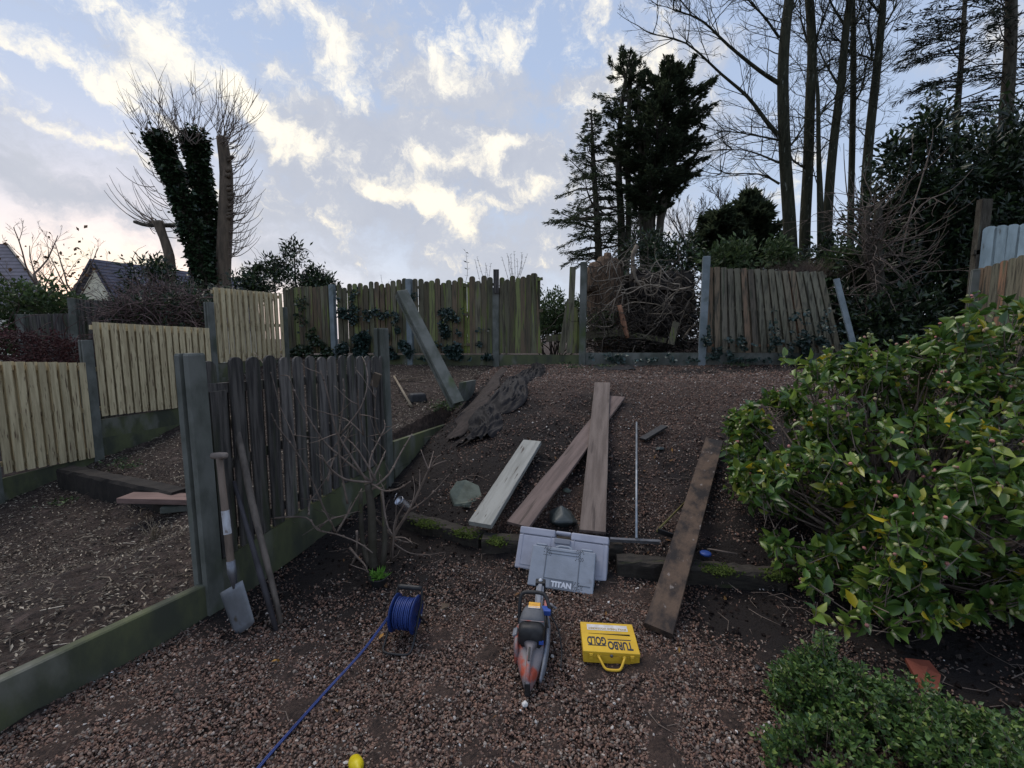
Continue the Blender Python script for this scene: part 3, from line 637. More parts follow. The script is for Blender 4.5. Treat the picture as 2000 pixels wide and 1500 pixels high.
def leaning_post():
    b = at(893, 790, 5.75); b = Vector((b.x, b.y, H(b.x, b.y)-.02)); b = at(893, 790, 5.6); t = at(783, 572, 6.3); m = MB(); hpost(m, b, t, .155, .5)
    single(m, 'leaning_post', M_CONC, 'loose concrete fence post leaning to the left on the bank', 'post', b)
leaning_post()

# ------------------------------------------------------------------ vegetation helpers
def V3(a): return Vector((float(a[0]), float(a[1]), float(a[2])))
def ellip_pts(ells, n, shell=.55, gap=0.0, gs=2.0, seed=0, zmin=None):
    w = np.array([e[1][0]*e[1][1]*e[1][2] for e in ells])**.7; w /= w.sum(); out = []
    k = RS.choice(len(ells), size=n*3, p=w)
    d = RS.normal(size=(n*3, 3)); d /= np.linalg.norm(d, axis=1)[:, None]
    r = (shell + (1-shell)*RS.rand(n*3))**.6
    for i in range(n*3):
        c, rad = ells[k[i]]; nrm = 1 + .35*mnoise.noise(Vector((d[i][0]*2+k[i], d[i][1]*2, d[i][2]*2+seed)))
        p = np.array(tuple(c)) + d[i]*r[i]*np.array(rad)*nrm
        if gap and mnoise.noise(Vector((p[0]*gs, p[1]*gs, p[2]*gs+seed))) < gap-.5+.0: continue
        if zmin is not None and p[2] < zmin: continue
        out.append((p, d[i]))
        if len(out) >= n: break
    return out
def leafy(mb, ells, n, size, asp=.45, shell=.5, gap=.35, gs=2.0, shape='rhomb', seed=0, cl=5, spread=1.6, up=.3, zmin=None, outw=.9):
    """leaf sprigs through the ellipsoids"""
    pts = ellip_pts(ells, max(1, n//cl), shell, gap, gs, seed, zmin)
    P = np.repeat(np.array([p for p, _ in pts]), cl, 0); D = np.repeat(np.array([d for _, d in pts]), cl, 0)
    P = P + RS.normal(size=P.shape)*size*spread*.4
    mb.leaves(P, size, asp, up=up, shape=shape, dirs=D*outw + RS.normal(size=D.shape)*.6 + np.array([0, 0, .15]))
    return pts
def curve_pts(p, d, L, n=6, wob=.15, grav=0.0, rr=rnd):
    pts = [Vector(p)]; d = Vector(d).normalized()
    for i in range(n):
        d = (d + Vector((rr.gauss(0, wob), rr.gauss(0, wob), rr.gauss(0, wob)+grav))).normalized(); pts.append(pts[-1]+d*L/n)
    return pts, d
def grow(mb, p, d, L, r, depth, kids=4, wob=.12, grav=.05, ang=.7, lr=.6, sides=5, kmin=.25, rmin=.004):
    pts, dd = curve_pts(p, d, L, 5 if depth else 4, wob, grav)
    mb.tube(pts, [r, max(r*.35, rmin*.7)], sides if depth else 3, cap=False)
    if depth <= 0: return
    for i in range(kids):
        s = kmin + (1-kmin)*(i+rnd.random())/kids; f = s*(len(pts)-1); j = min(int(f), len(pts)-2); q = pts[j].lerp(pts[j+1], f-j)
        ax = (pts[j+1]-pts[j]).normalized(); side = Vector((rnd.gauss(0, 1), rnd.gauss(0, 1), rnd.gauss(0, .6))); side = (side-ax*side.dot(ax)).normalized()
        nd = ax*math.cos(ang) + side*math.sin(ang)
        grow(mb, q, nd, L*lr*(1.15-s*.6)*rnd.uniform(.7, 1.2), max(r*(1-.6*s)*.55, rmin), depth-1, kids, wob, grav, ang, lr, max(3, sides-1), .15, rmin)
def poly(pxs, Y, dY=0.0): return [at(a, b, Y + dY*i/max(1, len(pxs)-1)) for i, (a, b) in enumerate(pxs)]
def smoothp(pts, k=3):
    P = [Vector(p) for p in pts]; out = []
    for i in range(len(P)-1):
        p0 = P[max(i-1, 0)]; p1 = P[i]; p2 = P[i+1]; p3 = P[min(i+2, len(P)-1)]
        for j in range(k):
            t = j/k; out.append(.5*((2*p1)+(p2-p0)*t+(2*p0-5*p1+4*p2-p3)*t*t+(3*p1-p0-3*p2+p3)*t**3))
    return out + [P[-1]]
px2m = lambda px, Y: px*Y/F

# ------------------------------------------------------------------ left background
def house(name, label, apex, ridge_to, slopeL, slopeR, wallz, roofm, wallm, loc):
    """gable facing the viewer: apex point, ridge direction, eaves left and right (points at the gable plane)"""
    r = thing(name, label, 'house', loc); rd = ridge_to - apex
    m = MB(); th = Vector((0, 0, .18))
    ov = -rd.normalized()*.35
    for e in (slopeL, slopeR):
        ex = apex + (e-apex)*1.06
        a, b, c, d = apex+ov, ex+ov, ex+rd, apex+rd
        m.prism([a+th, b+th, c+th, d+th], Vector((0, 0, -1)), .16)
    m.build('roof', roofm, r)
    m = MB(); V = [slopeL, slopeR, Vector((slopeR.x, slopeR.y, wallz)), Vector((slopeL.x, slopeL.y, wallz))]
    gab = [apex-Vector((0, 0, .05)), slopeL, V[3], V[2], slopeR]; m.prism(gab, rd.normalized(), rd.length*.98); m.build('wall', wallm, r)
    m = MB()
    for e in (slopeL, slopeR): slab(m, apex+ov*.8-Vector((0, 0, .12)), apex+(e-apex)*1.06+ov*.8-Vector((0, 0, .12)), .05, .22, (0, 0, 1))
    m.build('verge_board', M_BLK, r)
def tile_mat():
    m = mat('slate_tiles', (.085, .08, .105), (.12, .115, .15), scale=3, rough=.6, bump=0)
    nt = m.node_tree; N = nt.nodes.new; L = nt.links.new; b = nt.nodes['Principled BSDF']
    tc = N('ShaderNodeTexCoord'); sp = N('ShaderNodeSeparateXYZ'); L(tc.outputs['Object'], sp.inputs[0])
    f = N('ShaderNodeMath'); f.operation = 'FRACT'; s = N('ShaderNodeMath'); s.operation = 'MULTIPLY'; s.inputs[1].default_value = 5.2; L(sp.outputs['Z'], s.inputs[0]); L(s.outputs[0], f.inputs[0])
    gt = N('ShaderNodeMath'); gt.operation = 'LESS_THAN'; gt.inputs[1].default_value = .3; L(f.outputs[0], gt.inputs[0])
    mx = N('ShaderNodeMix'); mx.data_type = 'RGBA'; mx.blend_type = 'MULTIPLY'; L(gt.outputs[0], mx.inputs[0])
    src = b.inputs['Base Color'].links[0].from_socket; L(src, mx.inputs[6]); mx.inputs[7].default_value = (.35, .35, .38, 1); L(mx.outputs[2], b.inputs['Base Color'])
    return m
M_TILE = tile_mat(); M_WALL = mat('cream_render', (.72, .70, .58), (.66, .64, .53), scale=3, rough=.9, bump=.1)
Y = 26
house('house', 'small house with white gable and slate roof behind the brambles', at(190, 513, Y), at(470, 548, Y+9), at(120, 640, Y), at(262, 640, Y), -1, M_TILE, M_WALL, (-25, Y, -2))
def left_house():
    a, b, c, d = at(12, 476, 22), at(108, 596, 19), at(-420, 596, 19), at(-420, 476, 22); r = thing('house', 'dark slate roof slope of a house cut off by the left picture edge', 'house', (b.x, b.y, -2))
    m = MB(); m.prism([a, b, c, d], Vector((0, .5, -1)).normalized(), .15); m.build('roof', M_TILE, r)
    m = MB(); w = b+Vector((-.3, .4, -.1)); m.prism([w, c+Vector((0, .4, -.1)), Vector((c.x, c.y+.4, -2)), Vector((w.x, w.y, -2))], Vector((0, 1, 0)), 5); m.build('wall', M_WALL, r)
    m = MB(); slab(m, a-Vector((0, 0, .16)), b-Vector((0, 0, .16)), .08, .2); m.build('verge_board', M_BLK, r)
left_house()
def sparse_tree(name, label, base, top, Y, n=5, leaves=60, seed=1):
    b = at(*base, Y); t = at(*top, Y); r = thing(name, label, 'tree', b); m = MB(); L = (t-b).length
    pts, _ = curve_pts(b, t-b, L*.5, 5, .05); m.tube(pts, [.06, .035], 5)
    m.build('trunk', M_TWIG, r); m = MB()
    for i in range(n):
        q = pts[2+i % 4]; a = i*2.4; grow(m, q, Vector((math.cos(a)*.7, math.sin(a)*.7, .9)), L*.5*rnd.uniform(.8, 1.15), .03, 3, 3, .12, .05, .6, .62)
    m.build('branch', M_TWIG, r)
    m = MB(); m.leaves([tuple(q+Vector((rnd.gauss(0, L*.22), rnd.gauss(0, L*.22), rnd.gauss(L*.1, L*.2)))) for q in [pts[-1]]*leaves], .12, .7); m.build('foliage', mat('brown_leaf', (.14, .08, .04), (.2, .12, .06), bump=0, isl=.3), r)
sparse_tree('bare_tree', 'thin bare tree with few brown leaves left of the white gable', (82, 640), (60, 425), 14)
sparse_tree('bare_tree', 'smaller thin bare tree just touching the white gable', (135, 640), (145, 470), 14.5, 5, 80)

def pollard():
    Y = 15.0; k = Y/F; b = at(405, 620, Y); r = thing('pollarded_tree', 'pollarded tree with two ivy clad stems, one bare stem and long shoots', 'tree', b)
    m = MB(); st = smoothp(poly([(442, 620), (436, 540), (440, 440), (442, 340), (433, 268)], Y+.3)); m.tube(st, [16*k, 13*k, 13*k, 11*k, 9*k], 12)
    for i in range(16):
        q = at(442+rnd.uniform(2, 12), rnd.uniform(290, 430), Y+.2); kr = rnd.uniform(.03, .085); m.tube([q-Vector((.05, 0, .03)), q+Vector((.06, -.04, .0)), q+Vector((.11+kr*.4, -.05, rnd.uniform(-.03, .03)))], [kr*1.3, kr, kr*.3], 6)
    m.build('bare_stem', M_BARKP, r)
    s1 = smoothp(poly([(408, 620), (396, 530), (370, 430), (336, 340), (308, 272)], Y)); s2 = smoothp(poly([(412, 620), (410, 530), (402, 430), (390, 340), (378, 268)], Y+.5))
    m = MB(); m.tube(s1, [14*k, 10*k], 8); m.tube(s2, [14*k, 10*k], 8); m.build('trunk', M_BARK, r)
    m = MB(); ce = []; dr = []
    for s, rad in ((s1, 12.5*k), (s2, 12*k)):
        for i in range(8500):
            f = rnd.random()*(len(s)-1); j = int(f); q = s[j].lerp(s[min(j+1, len(s)-1)], f-j); top = f/(len(s)-1)
            a = rnd.random()*6.28; rr = rad*(1.0+.45*max(0, (top-.8)*4) *.8+ .9*(1-top)*.6)*rnd.uniform(.55, 1.15)*(1+.75*mnoise.noise(q*1.9+Vector((math.cos(a), math.sin(a), 0))))*(1.35 if rnd.random() < .06 else 1)
            ce.append(tuple(q+Vector((math.cos(a)*rr, math.sin(a)*rr, rnd.uniform(-.1, .1))))); dr.append((math.cos(a), math.sin(a), -.5))
    for s in (s1, s2):
        for i in range(700): q = s[-1]+Vector((rnd.gauss(0, 11*k), rnd.gauss(0, 8*k), rnd.gauss(-3*k, 8*k))); ce.append(tuple(q)); dr.append((rnd.gauss(0, 1), rnd.gauss(0, 1), .3))
    m.leaves(ce, .13, .75, dirs=dr); m.build('ivy', M_IVY, r)
    m = MB()
    for i in range(75):
        x0 = rnd.choice([rnd.uniform(300, 350), rnd.uniform(350, 385), rnd.uniform(425, 445)]); y0 = 262 + rnd.uniform(0, 26) + (8 if x0 < 340 else 0)
        sp = (x0-372)/90; q = at(x0, y0, Y+rnd.uniform(-.4, .6)); Ln = px2m(rnd.uniform(70, 160)*(1-.3*abs(sp)), Y)
        pts, d = curve_pts(q, Vector((sp*.9+rnd.gauss(0, .45), rnd.gauss(0, .5), .8)), Ln, 9, .10, .07); m.tube(pts, [.013, .004], 4, cap=False)
        for j in range(rnd.randint(2, 5)): q2 = pts[rnd.randint(2, 7)]; grow(m, q2, d+Vector((rnd.gauss(0, .7), rnd.gauss(0, .6), .3)), Ln*rnd.uniform(.2, .5), .008, 0, rmin=.004)
    for i in range(70):
        q = at(446+rnd.uniform(0, 8), rnd.uniform(275, 520), Y+.2); Ln = px2m(rnd.uniform(40, 80), Y)
        pts, d = curve_pts(q, Vector((1, rnd.gauss(0, .5), -.1+rnd.gauss(0, .25))), Ln, 8, .06, .22); m.tube(pts, [.014, .005], 4, cap=False)
    for i in range(45):
        q = at(345+rnd.uniform(-45, 25), rnd.uniform(290, 470), Y); Ln = px2m(rnd.uniform(40, 100), Y)
        pts, d = curve_pts(q, Vector((-1, rnd.gauss(0, .5), rnd.gauss(-.1, .25))), Ln, 8, .06, .22); m.tube(pts, [.014, .005], 4, cap=False)
    for i in range(14):
        q = at(300+rnd.uniform(0, 20), 437, Y); pts, d = curve_pts(q, Vector((-1, rnd.gauss(0, .4), rnd.gauss(0, .2))), px2m(rnd.uniform(40, 110), Y), 8, .07, .2); m.tube(pts, [.018, .005], 4, cap=False)
    m.build('shoot', M_TWIG, r)
    m = MB(); m.tube(smoothp(poly([(262, 433), (290, 440), (345, 440), (372, 442)], Y-.1)), [.05, .09], 6); m.build('side_branch', M_BARK, r)
    b = at(336, 640, Y-.4); st = smoothp(poly([(336, 640), (333, 520), (325, 480), (316, 455), (308, 433)], Y-.4)); m = MB(); m.tube(st, [9*k, 8*k, 7*k, 8.5*k], 10)
    single(m, 'lopped_tree', M_BARKP, 'thin lopped bare tree stem leaning left beside the ivy clad trunk', 'tree stem', b)
pollard()

def left_hedges():
    def hedge(name, label, ells, n, sz, mt, twigs=0, tm=M_TWIGD, cat='hedge', gap=.3, asp=.5, shell=.5):
        c = ells[0][0]; loc = (c[0], c[1], c[2]-ells[0][1][2]); r = thing(name, label, cat, loc); m = MB(); leafy(m, ells, n, sz, asp, shell, gap, 1.8); m.build('foliage', mt, r)
        m = MB()
        for i in range(twigs):
            e = rnd.choice(ells); a = rnd.random()*6.28; q = V3(e[0])+Vector((math.cos(a)*e[1][0]*rnd.random(), -e[1][1]*rnd.uniform(.2, 1), (rnd.random()*2-1)*e[1][2]*.8))
            pts, _ = curve_pts(q, Vector((rnd.gauss(0, 1), rnd.gauss(0, .4), rnd.gauss(.2, .6))), rnd.uniform(.3, .9), 6, .25, -.05); m.tube(pts, [.008, .003], 4, cap=False)
        for i in range(8):
            e = rnd.choice(ells); q = V3(e[0]); q.z = loc[2]-.5; m.tube([q, V3(e[0])], [.03, .02], 5)
        m.build('stem', tm, r); return r
    hedge('leafy_hedge', 'green leafy hedge at the left edge above the dark fence', [(at(30, 615, 9.3), (1.3, .7, .75)), (at(110, 610, 9.5), (.9, .6, .45)), (at(10, 690, 9.2), (.9, .6, 1.0)), (at(75, 640, 9.6), (.9, .5, .6))], 9000, .10, M_SHRUB, 60, gap=.2)
    hedge('red_hedge', 'low clipped dark red hedge behind the lowest pale fence panel', [(at(30, 695, 7.6), (1.2, .4, .45)), (at(115, 700, 7.7), (.55, .35, .42)), (at(-60, 700, 7.2), (1, .4, .45))], 9000, .045, mat('red_twig', (.045, .012, .014), (.08, .03, .028), scale=9, bump=0, isl=.4), 260, mat('red_stem', (.06, .03, .03), bump=0), gap=.1)
    r = hedge('bramble_hedge', 'dark bramble covered hedge right of the white gable', [(at(300, 622, 9.3), (.9, .4, .5)), (at(370, 615, 9.7), (.6, .4, .5)), (at(262, 628, 9.1), (.5, .35, .35)), (at(330, 590, 10.2), (.9, .4, .4))], 7000, .07, M_IVY, 900, mat('bramble_stem', (.075, .05, .05), (.13, .09, .085), bump=0, isl=.3), gap=.25)
    hedge('broadleaf_shrub', 'brownish green broad leaved shrub in front of the small house roof', [(at(292, 535, 12.5), (.5, .5, .45)), (at(320, 572, 12.5), (.9, .5, .6)), (at(265, 590, 12.4), (.5, .4, .4))], 2600, .16, M_LAUR, 30, gap=.4, cat='shrub', asp=.3)
    hedge('laurel_shrub', 'dark laurel with upright sprigs behind the left end of the back fence', [(at(470, 565, 12.2), (.9, .6, .4)), (at(560, 560, 12.2), (1.2, .6, .35)), (at(625, 565, 12), (.5, .5, .3)), (at(510, 545, 12.3), (.5, .4, .35)), (at(575, 500, 12.2), (.25, .25, .35)), (at(620, 540, 12.2), (.22, .2, .3)), (at(535, 525, 12.2), (.2, .2, .3))], 6500, .13, M_LAUR, 60, gap=.42, cat='shrub', asp=.35)
    # dark fence beyond
    p = [at(40, 650, 8.6), at(145, 650, 8.9), at(420, 640, 10.2)]; r = thing('dark_fence', 'dark stained boundary fence with a grey post behind the pale panels', 'fence', (p[1].x, p[1].y, -.4))
    m = MB(); boards(m, p[0], p[1], (-.4, -.4), (at(40, 615, 8.6).z, at(145, 612, 8.9).z), 8, .14, .015, False, .02, .0); boards(m, p[0], p[1], (-.4, -.4), (at(40, 615, 8.6).z, at(145, 612, 8.9).z), 8, .15, .015, False, -.01, .0, phase=.5); m.build('fence_panel', M_DARKW, r)
    m = MB(); boards(m, p[1], p[2], (-.4, .4), (at(155, 585, 8.9).z, at(400, 592, 10.2).z), 24, .12, .015, False, .02, .0); boards(m, p[1], p[2], (-.4, .4), (at(155, 585, 8.9).z, at(400, 592, 10.2).z), 24, .12, .015, False, -.01, .0, phase=.5); m.build('fence_panel', M_DARKW, r)
    m = MB(); 
    for px, py, Yv in ((48, 614, 8.6), (148, 583, 8.9)):
        q = at(px, py, Yv); hpost(m, (q.x, q.y-.06, -.5), (q.x, q.y-.06, q.z), .13, .2)
    m.build('fence_post', M_CONC, r)
left_hedges()

# ------------------------------------------------------------------ centre trees
def spray(mb, pts, size, n, asp=.22, side=.5, droop=-.2, t0=.2):
    P = []; D = []; L = (pts[-1]-pts[0]).length
    for i in range(n):
        s = t0+(1-t0)*rnd.random()**.8; f = s*(len(pts)-1); j = min(int(f), len(pts)-2); q = pts[j].lerp(pts[j+1], f-j); ax = (pts[j+1]-pts[j]).normalized()
        sd = Vector((-ax.y, ax.x, 0))*rnd.choice((-1, 1)); w = side*L*(1.05-s)*rnd.random()
        P.append(tuple(q + (sd*.8+ax*.6)*w + Vector((0, 0, droop*w+rnd.gauss(0, .03))))); D.append(tuple((ax+sd*.7)*1.2+Vector((0, 0, droop))))
    mb.leaves(P, size, asp, dirs=D, up=.6)
def conifer(name, label, trunk, Y, widths, crown, nb, leafn, size=.3, droop=-.1, rise=.25, azi=None, asp=.22, side=.4, mt=M_BARK, extra=None):
    k = Y/F; P = smoothp(poly(trunk, Y)); b = P[0]; r = thing(name, label, 'tree', b)
    m = MB(); m.tube(P, [w*k for w in widths], 8)
    if extra:
        for e, ww in extra: m.tube(smoothp(poly(e, Y+rnd.uniform(-.5, .5))), [w*k for w in ww], 7)
    m.build('trunk', mt, r); mb = MB(); ml = MB()
    for i in range(nb):
        yy = crown[0][0] + (crown[-1][0]-crown[0][0])*((i+rnd.random())/nb)
        rad = np.interp(yy, [c[0] for c in crown], [c[1] for c in crown])*k*rnd.uniform(.45, 1.15)
        zt = at(1000, yy, Y).z; q = min(P, key=lambda v: abs(v.z-zt)); q = Vector((q.x, q.y, zt))
        a = rnd.random()*6.28 if azi is None else rnd.gauss(azi, 1.0)
        pts, d = curve_pts(q, Vector((math.cos(a), math.sin(a), rise+rnd.gauss(0, .18))), max(rad, .15), 7, .11, droop); mb.tube(pts, [.02+.012*rad, .006], 4, cap=False)
        spray(ml, pts, size, int(leafn*(.3+rad)), asp, side)
    mb.build('branch', M_TWIGD, r); ml.build('foliage', M_CONI, r)
conifer('conifer', 'sparse spruce with ragged drooping tiers, leftmost of the centre trees', [(1172, 560), (1166, 430), (1158, 300), (1155, 215)], 15, [8, 6, 4, 1], [(218, 4), (250, 20), (290, 34), (330, 54), (370, 82), (430, 108), (480, 95), (520, 60)], 115, 75, .135, -.03, .15)
conifer('conifer', 'tall slender conifer with bare lower stems and tufted crown, centre of group', [(1215, 560), (1213, 430), (1208, 320), (1215, 200), (1232, 100)], 15.5, [9, 7, 6, 4, 1], [(104, 5), (130, 28), (165, 55), (210, 50), (250, 36), (300, 30), (330, 22)], 80, 125, .13, .05, .35,
        extra=[([(1222, 560), (1228, 430), (1226, 300), (1230, 180), (1232, 130)], [6, 5, 3]), ([(1256, 560), (1254, 430), (1250, 300), (1248, 170)], [6, 5, 3])])
conifer('cypress', 'dense dark cypress leaning right with a broad rounded crown', [(1268, 560), (1270, 430), (1280, 330), (1300, 240), (1310, 150)], 15, [11, 10, 8, 5, 2], [(140, 12), (165, 45), (200, 70), (250, 92), (300, 95), (350, 85), (400, 70), (430, 40)], 230, 150, .125, .02, .38, asp=.34, side=.45,
        extra=[([(1285, 560), (1290, 430), (1312, 330), (1340, 250), (1365, 200)], [8, 6, 3]), ([(1278, 500), (1300, 400), (1340, 330), (1380, 270)], [6, 5, 2]), ([(1262, 560), (1262, 430), (1258, 330), (1265, 200)], [6, 5, 2])])
conifer('conifer', 'dark pointed conifer bush beyond the back fence, far right of the centre group', [(1462, 560), (1463, 450), (1463, 385)], 19, [6, 3, 1], [(386, 5), (410, 28), (450, 44), (500, 60), (540, 65)], 170, 90, .3, .1, .6, asp=.3)
conifer('conifer', 'low dark bushy conifer between the cypress and the pointed conifer', [(1400, 560), (1400, 480), (1402, 415)], 18, [6, 3, 1], [(420, 14), (440, 34), (480, 48), (540, 50)], 120, 80, .3, .05, .4, asp=.3)
def far_bare():
    for (px, py, sc_, lab) in ((1345, 395, 1.0, 'distant bare twiggy tree just right of the cypress'), (1430, 375, 1.1, 'distant bare twiggy tree behind the pointed conifer'), (1235, 400, .8, 'distant bare twiggy tree seen between the conifer stems')):
        Y = 24; b = at(px, 600, Y); r = thing('bare_tree', lab, 'tree', b); m = MB(); t = at(px, py+90, Y); m.tube([b, t], [.12, .08], 6); m.build('trunk', M_TWIGD, r)
        m = MB()
        for i in range(7): a = i*.9; grow(m, t-Vector((0, 0, .3*(i % 3))), Vector((math.cos(a)*.5, math.sin(a)*.5, 1)), 2.4*sc_, .05, 3, 4, .08, .06, .5, .6, 4, rmin=.010)
        m.build('branch', M_TWIGD, r)
far_bare()

# ------------------------------------------------------------------ tall bare trees on the right
def bare_trees():
    specs = [
     ('tallest bare tree with pale lichen and long limbs reaching left', 14, [(1548, 560), (1541, 420), (1533, 300), (1529, 160), (1534, 60), (1548, -60), (1552, -160)], [16, 14, 12.5, 11.5, 10, 7],
       [[(1519, 263), (1497, 237), (1460, 189), (1408, 144), (1341, 85), (1275, 67)], [(1522, 163), (1482, 137), (1423, 89), (1371, 41), (1315, 18)], [(1522, 74), (1493, 33), (1467, 7), (1440, -30)], [(1522, 274), (1467, 263), (1415, 255)], [(1522, 318), (1467, 296), (1430, 292)], [(1522, 359), (1482, 340), (1408, 340)], [(1540, 290), (1560, 262), (1575, 232), (1580, 180)], [(1538, 40), (1560, -10), (1570, -60)]]),
     ('second bare trunk from the left, dark and mossy, forking at the top', 14.5, [(1572, 560), (1572, 450), (1578, 330), (1582, 200), (1586, 90), (1578, -40), (1575, -150)], [13, 12, 11, 10, 9, 6],
       [[(1588, 110), (1600, 60), (1618, 10), (1635, -60)], [(1576, 330), (1555, 318), (1538, 300)], [(1584, 100), (1565, 40), (1560, -40)], [(1588, 160), (1600, 140), (1630, 110)]]),
     ('thin pale bare stem squeezed between two mossy trunks', 13.6, [(1604, 560), (1602, 400), (1599, 300), (1597, 180), (1590, 120)], [9, 7, 5, 4, 3], [[(1599, 230), (1620, 200), (1640, 190)]]),
     ('bare trunk leaning right in the middle of the row', 14, [(1612, 560), (1618, 400), (1628, 280), (1643, 160), (1652, 60), (1668, -60), (1672, -150)], [11, 10, 9, 8, 7, 5],
       [[(1638, 190), (1655, 170), (1668, 160)], [(1650, 50), (1620, 0), (1600, -60)], [(1640, 170), (1610, 120), (1590, 70)]]),
     ('slim straight bare trunk second from the right of the row', 14.8, [(1660, 560), (1662, 400), (1665, 260), (1667, 120), (1666, 0), (1668, -120)], [8, 7, 6.5, 6, 5, 4],
       [[(1668, 200), (1685, 170), (1690, 130)], [(1667, 110), (1640, 80), (1620, 60)], [(1662, 60), (1680, 20), (1700, -40)]]),
     ('dark bare trunk at the right end of the row, curving up right', 14, [(1685, 560), (1690, 400), (1696, 290), (1711, 150), (1722, 40), (1730, -80)], [12, 11, 10, 8.5, 7.5, 5],
       [[(1706, 118), (1690, 110), (1665, 106)], [(1706, 100), (1698, 60), (1697, 10)], [(1718, 25), (1700, 5), (1680, -20)], [(1722, 60), (1745, 20), (1760, -30)]])]
    for lab, Y, tr, wd, limbs in specs:
        k = Y/F; P = smoothp(poly(tr, Y), 4); r = thing('bare_tree', lab, 'tree', P[0], 'tall bare trees behind the right of the fence'); m = MB()
        m.tube(P, [w*k*.76 for w in wd], 12)
        m.build('trunk', M_BARKG, r); m = MB()
        for i, lb in enumerate(limbs):
            Q = smoothp(poly(lb, Y+rnd.uniform(-.1, .1), rnd.uniform(-.8, .8)), 3); r0 = .07 if (len(lb) > 4) else .038; m.tube(Q, [r0, r0*.2], 6, cap=False)
            for j in range(int(len(Q)*1.6)):
                q = Q[rnd.randint(1, len(Q)-1)]; ax = (Q[-1]-Q[0]).normalized(); d = ax*.7+Vector((rnd.gauss(0, .5), rnd.gauss(0, .5), rnd.gauss(.15, .5)))
                grow(m, q, d, rnd.uniform(.7, 1.6), .016, 2, 4, .13, .03, .6, .6, 4, rmin=.005)
        for j in range(16 if wd[0] > 10 else 8):
            q = P[rnd.randint(len(P)//3, len(P)-4)]; a = rnd.random()*6.28; grow(m, q, Vector((math.cos(a), math.sin(a), .5)), rnd.uniform(.6, 1.7), .018, 2, 4, .15, .05, .6, .6, 4, rmin=.005)
        m.build('branch', M_BARKG, r)
bare_trees()
def right_conifers():
    for lab, Y, tr, wd, cr, nb in (('thin trunked conifer with level feathery branches at upper right', 15, [(1860, 420), (1868, 240), (1878, 110), (1886, -20), (1890, -90)], [6, 5, 4, 3, 1], [(-60, 60), (0, 90), (60, 100), (130, 105), (200, 95), (235, 60)], 52),
                                   ('thick trunked conifer at the upper right corner of the picture', 13, [(1958, 480), (1963, 260), (1972, 120), (1975, 0), (1972, -120)], [11, 10, 9, 8, 6], [(-60, 90), (60, 110), (150, 110), (250, 110), (290, 80)], 42)):
        k = Y/F; P = smoothp(poly(tr, Y)); r = thing('conifer', lab, 'tree', P[0]); m = MB(); m.tube(P, [w*k for w in wd], 9); m.build('trunk', M_BARK, r); mb = MB(); ml = MB()
        for i in range(nb):
            yy = cr[0][0]+(cr[-1][0]-cr[0][0])*(i+rnd.random())/nb; rad = np.interp(yy, [c[0] for c in cr], [c[1] for c in cr])*k*rnd.uniform(.6, 1.1)
            zt = at(1000, yy, Y).z; q = min(P, key=lambda v: abs(v.z-zt)).copy(); q.z = zt; a = rnd.choice((math.pi, math.pi, 0))+rnd.gauss(0, .6)
            pts, d = curve_pts(q, Vector((math.cos(a), math.sin(a), .05)), rad, 6, .06, -.03); mb.tube(pts, [.025, .006], 4, cap=False); spray(ml, pts, .19, int(55*rad), .14, .32, -.15)
        mb.build('branch', M_TWIGD, r); ml.build('foliage', mat('feathery_needles', (.02, .03, .022), (.04, .055, .035), scale=5, bump=0, isl=.35), r)
right_conifers()

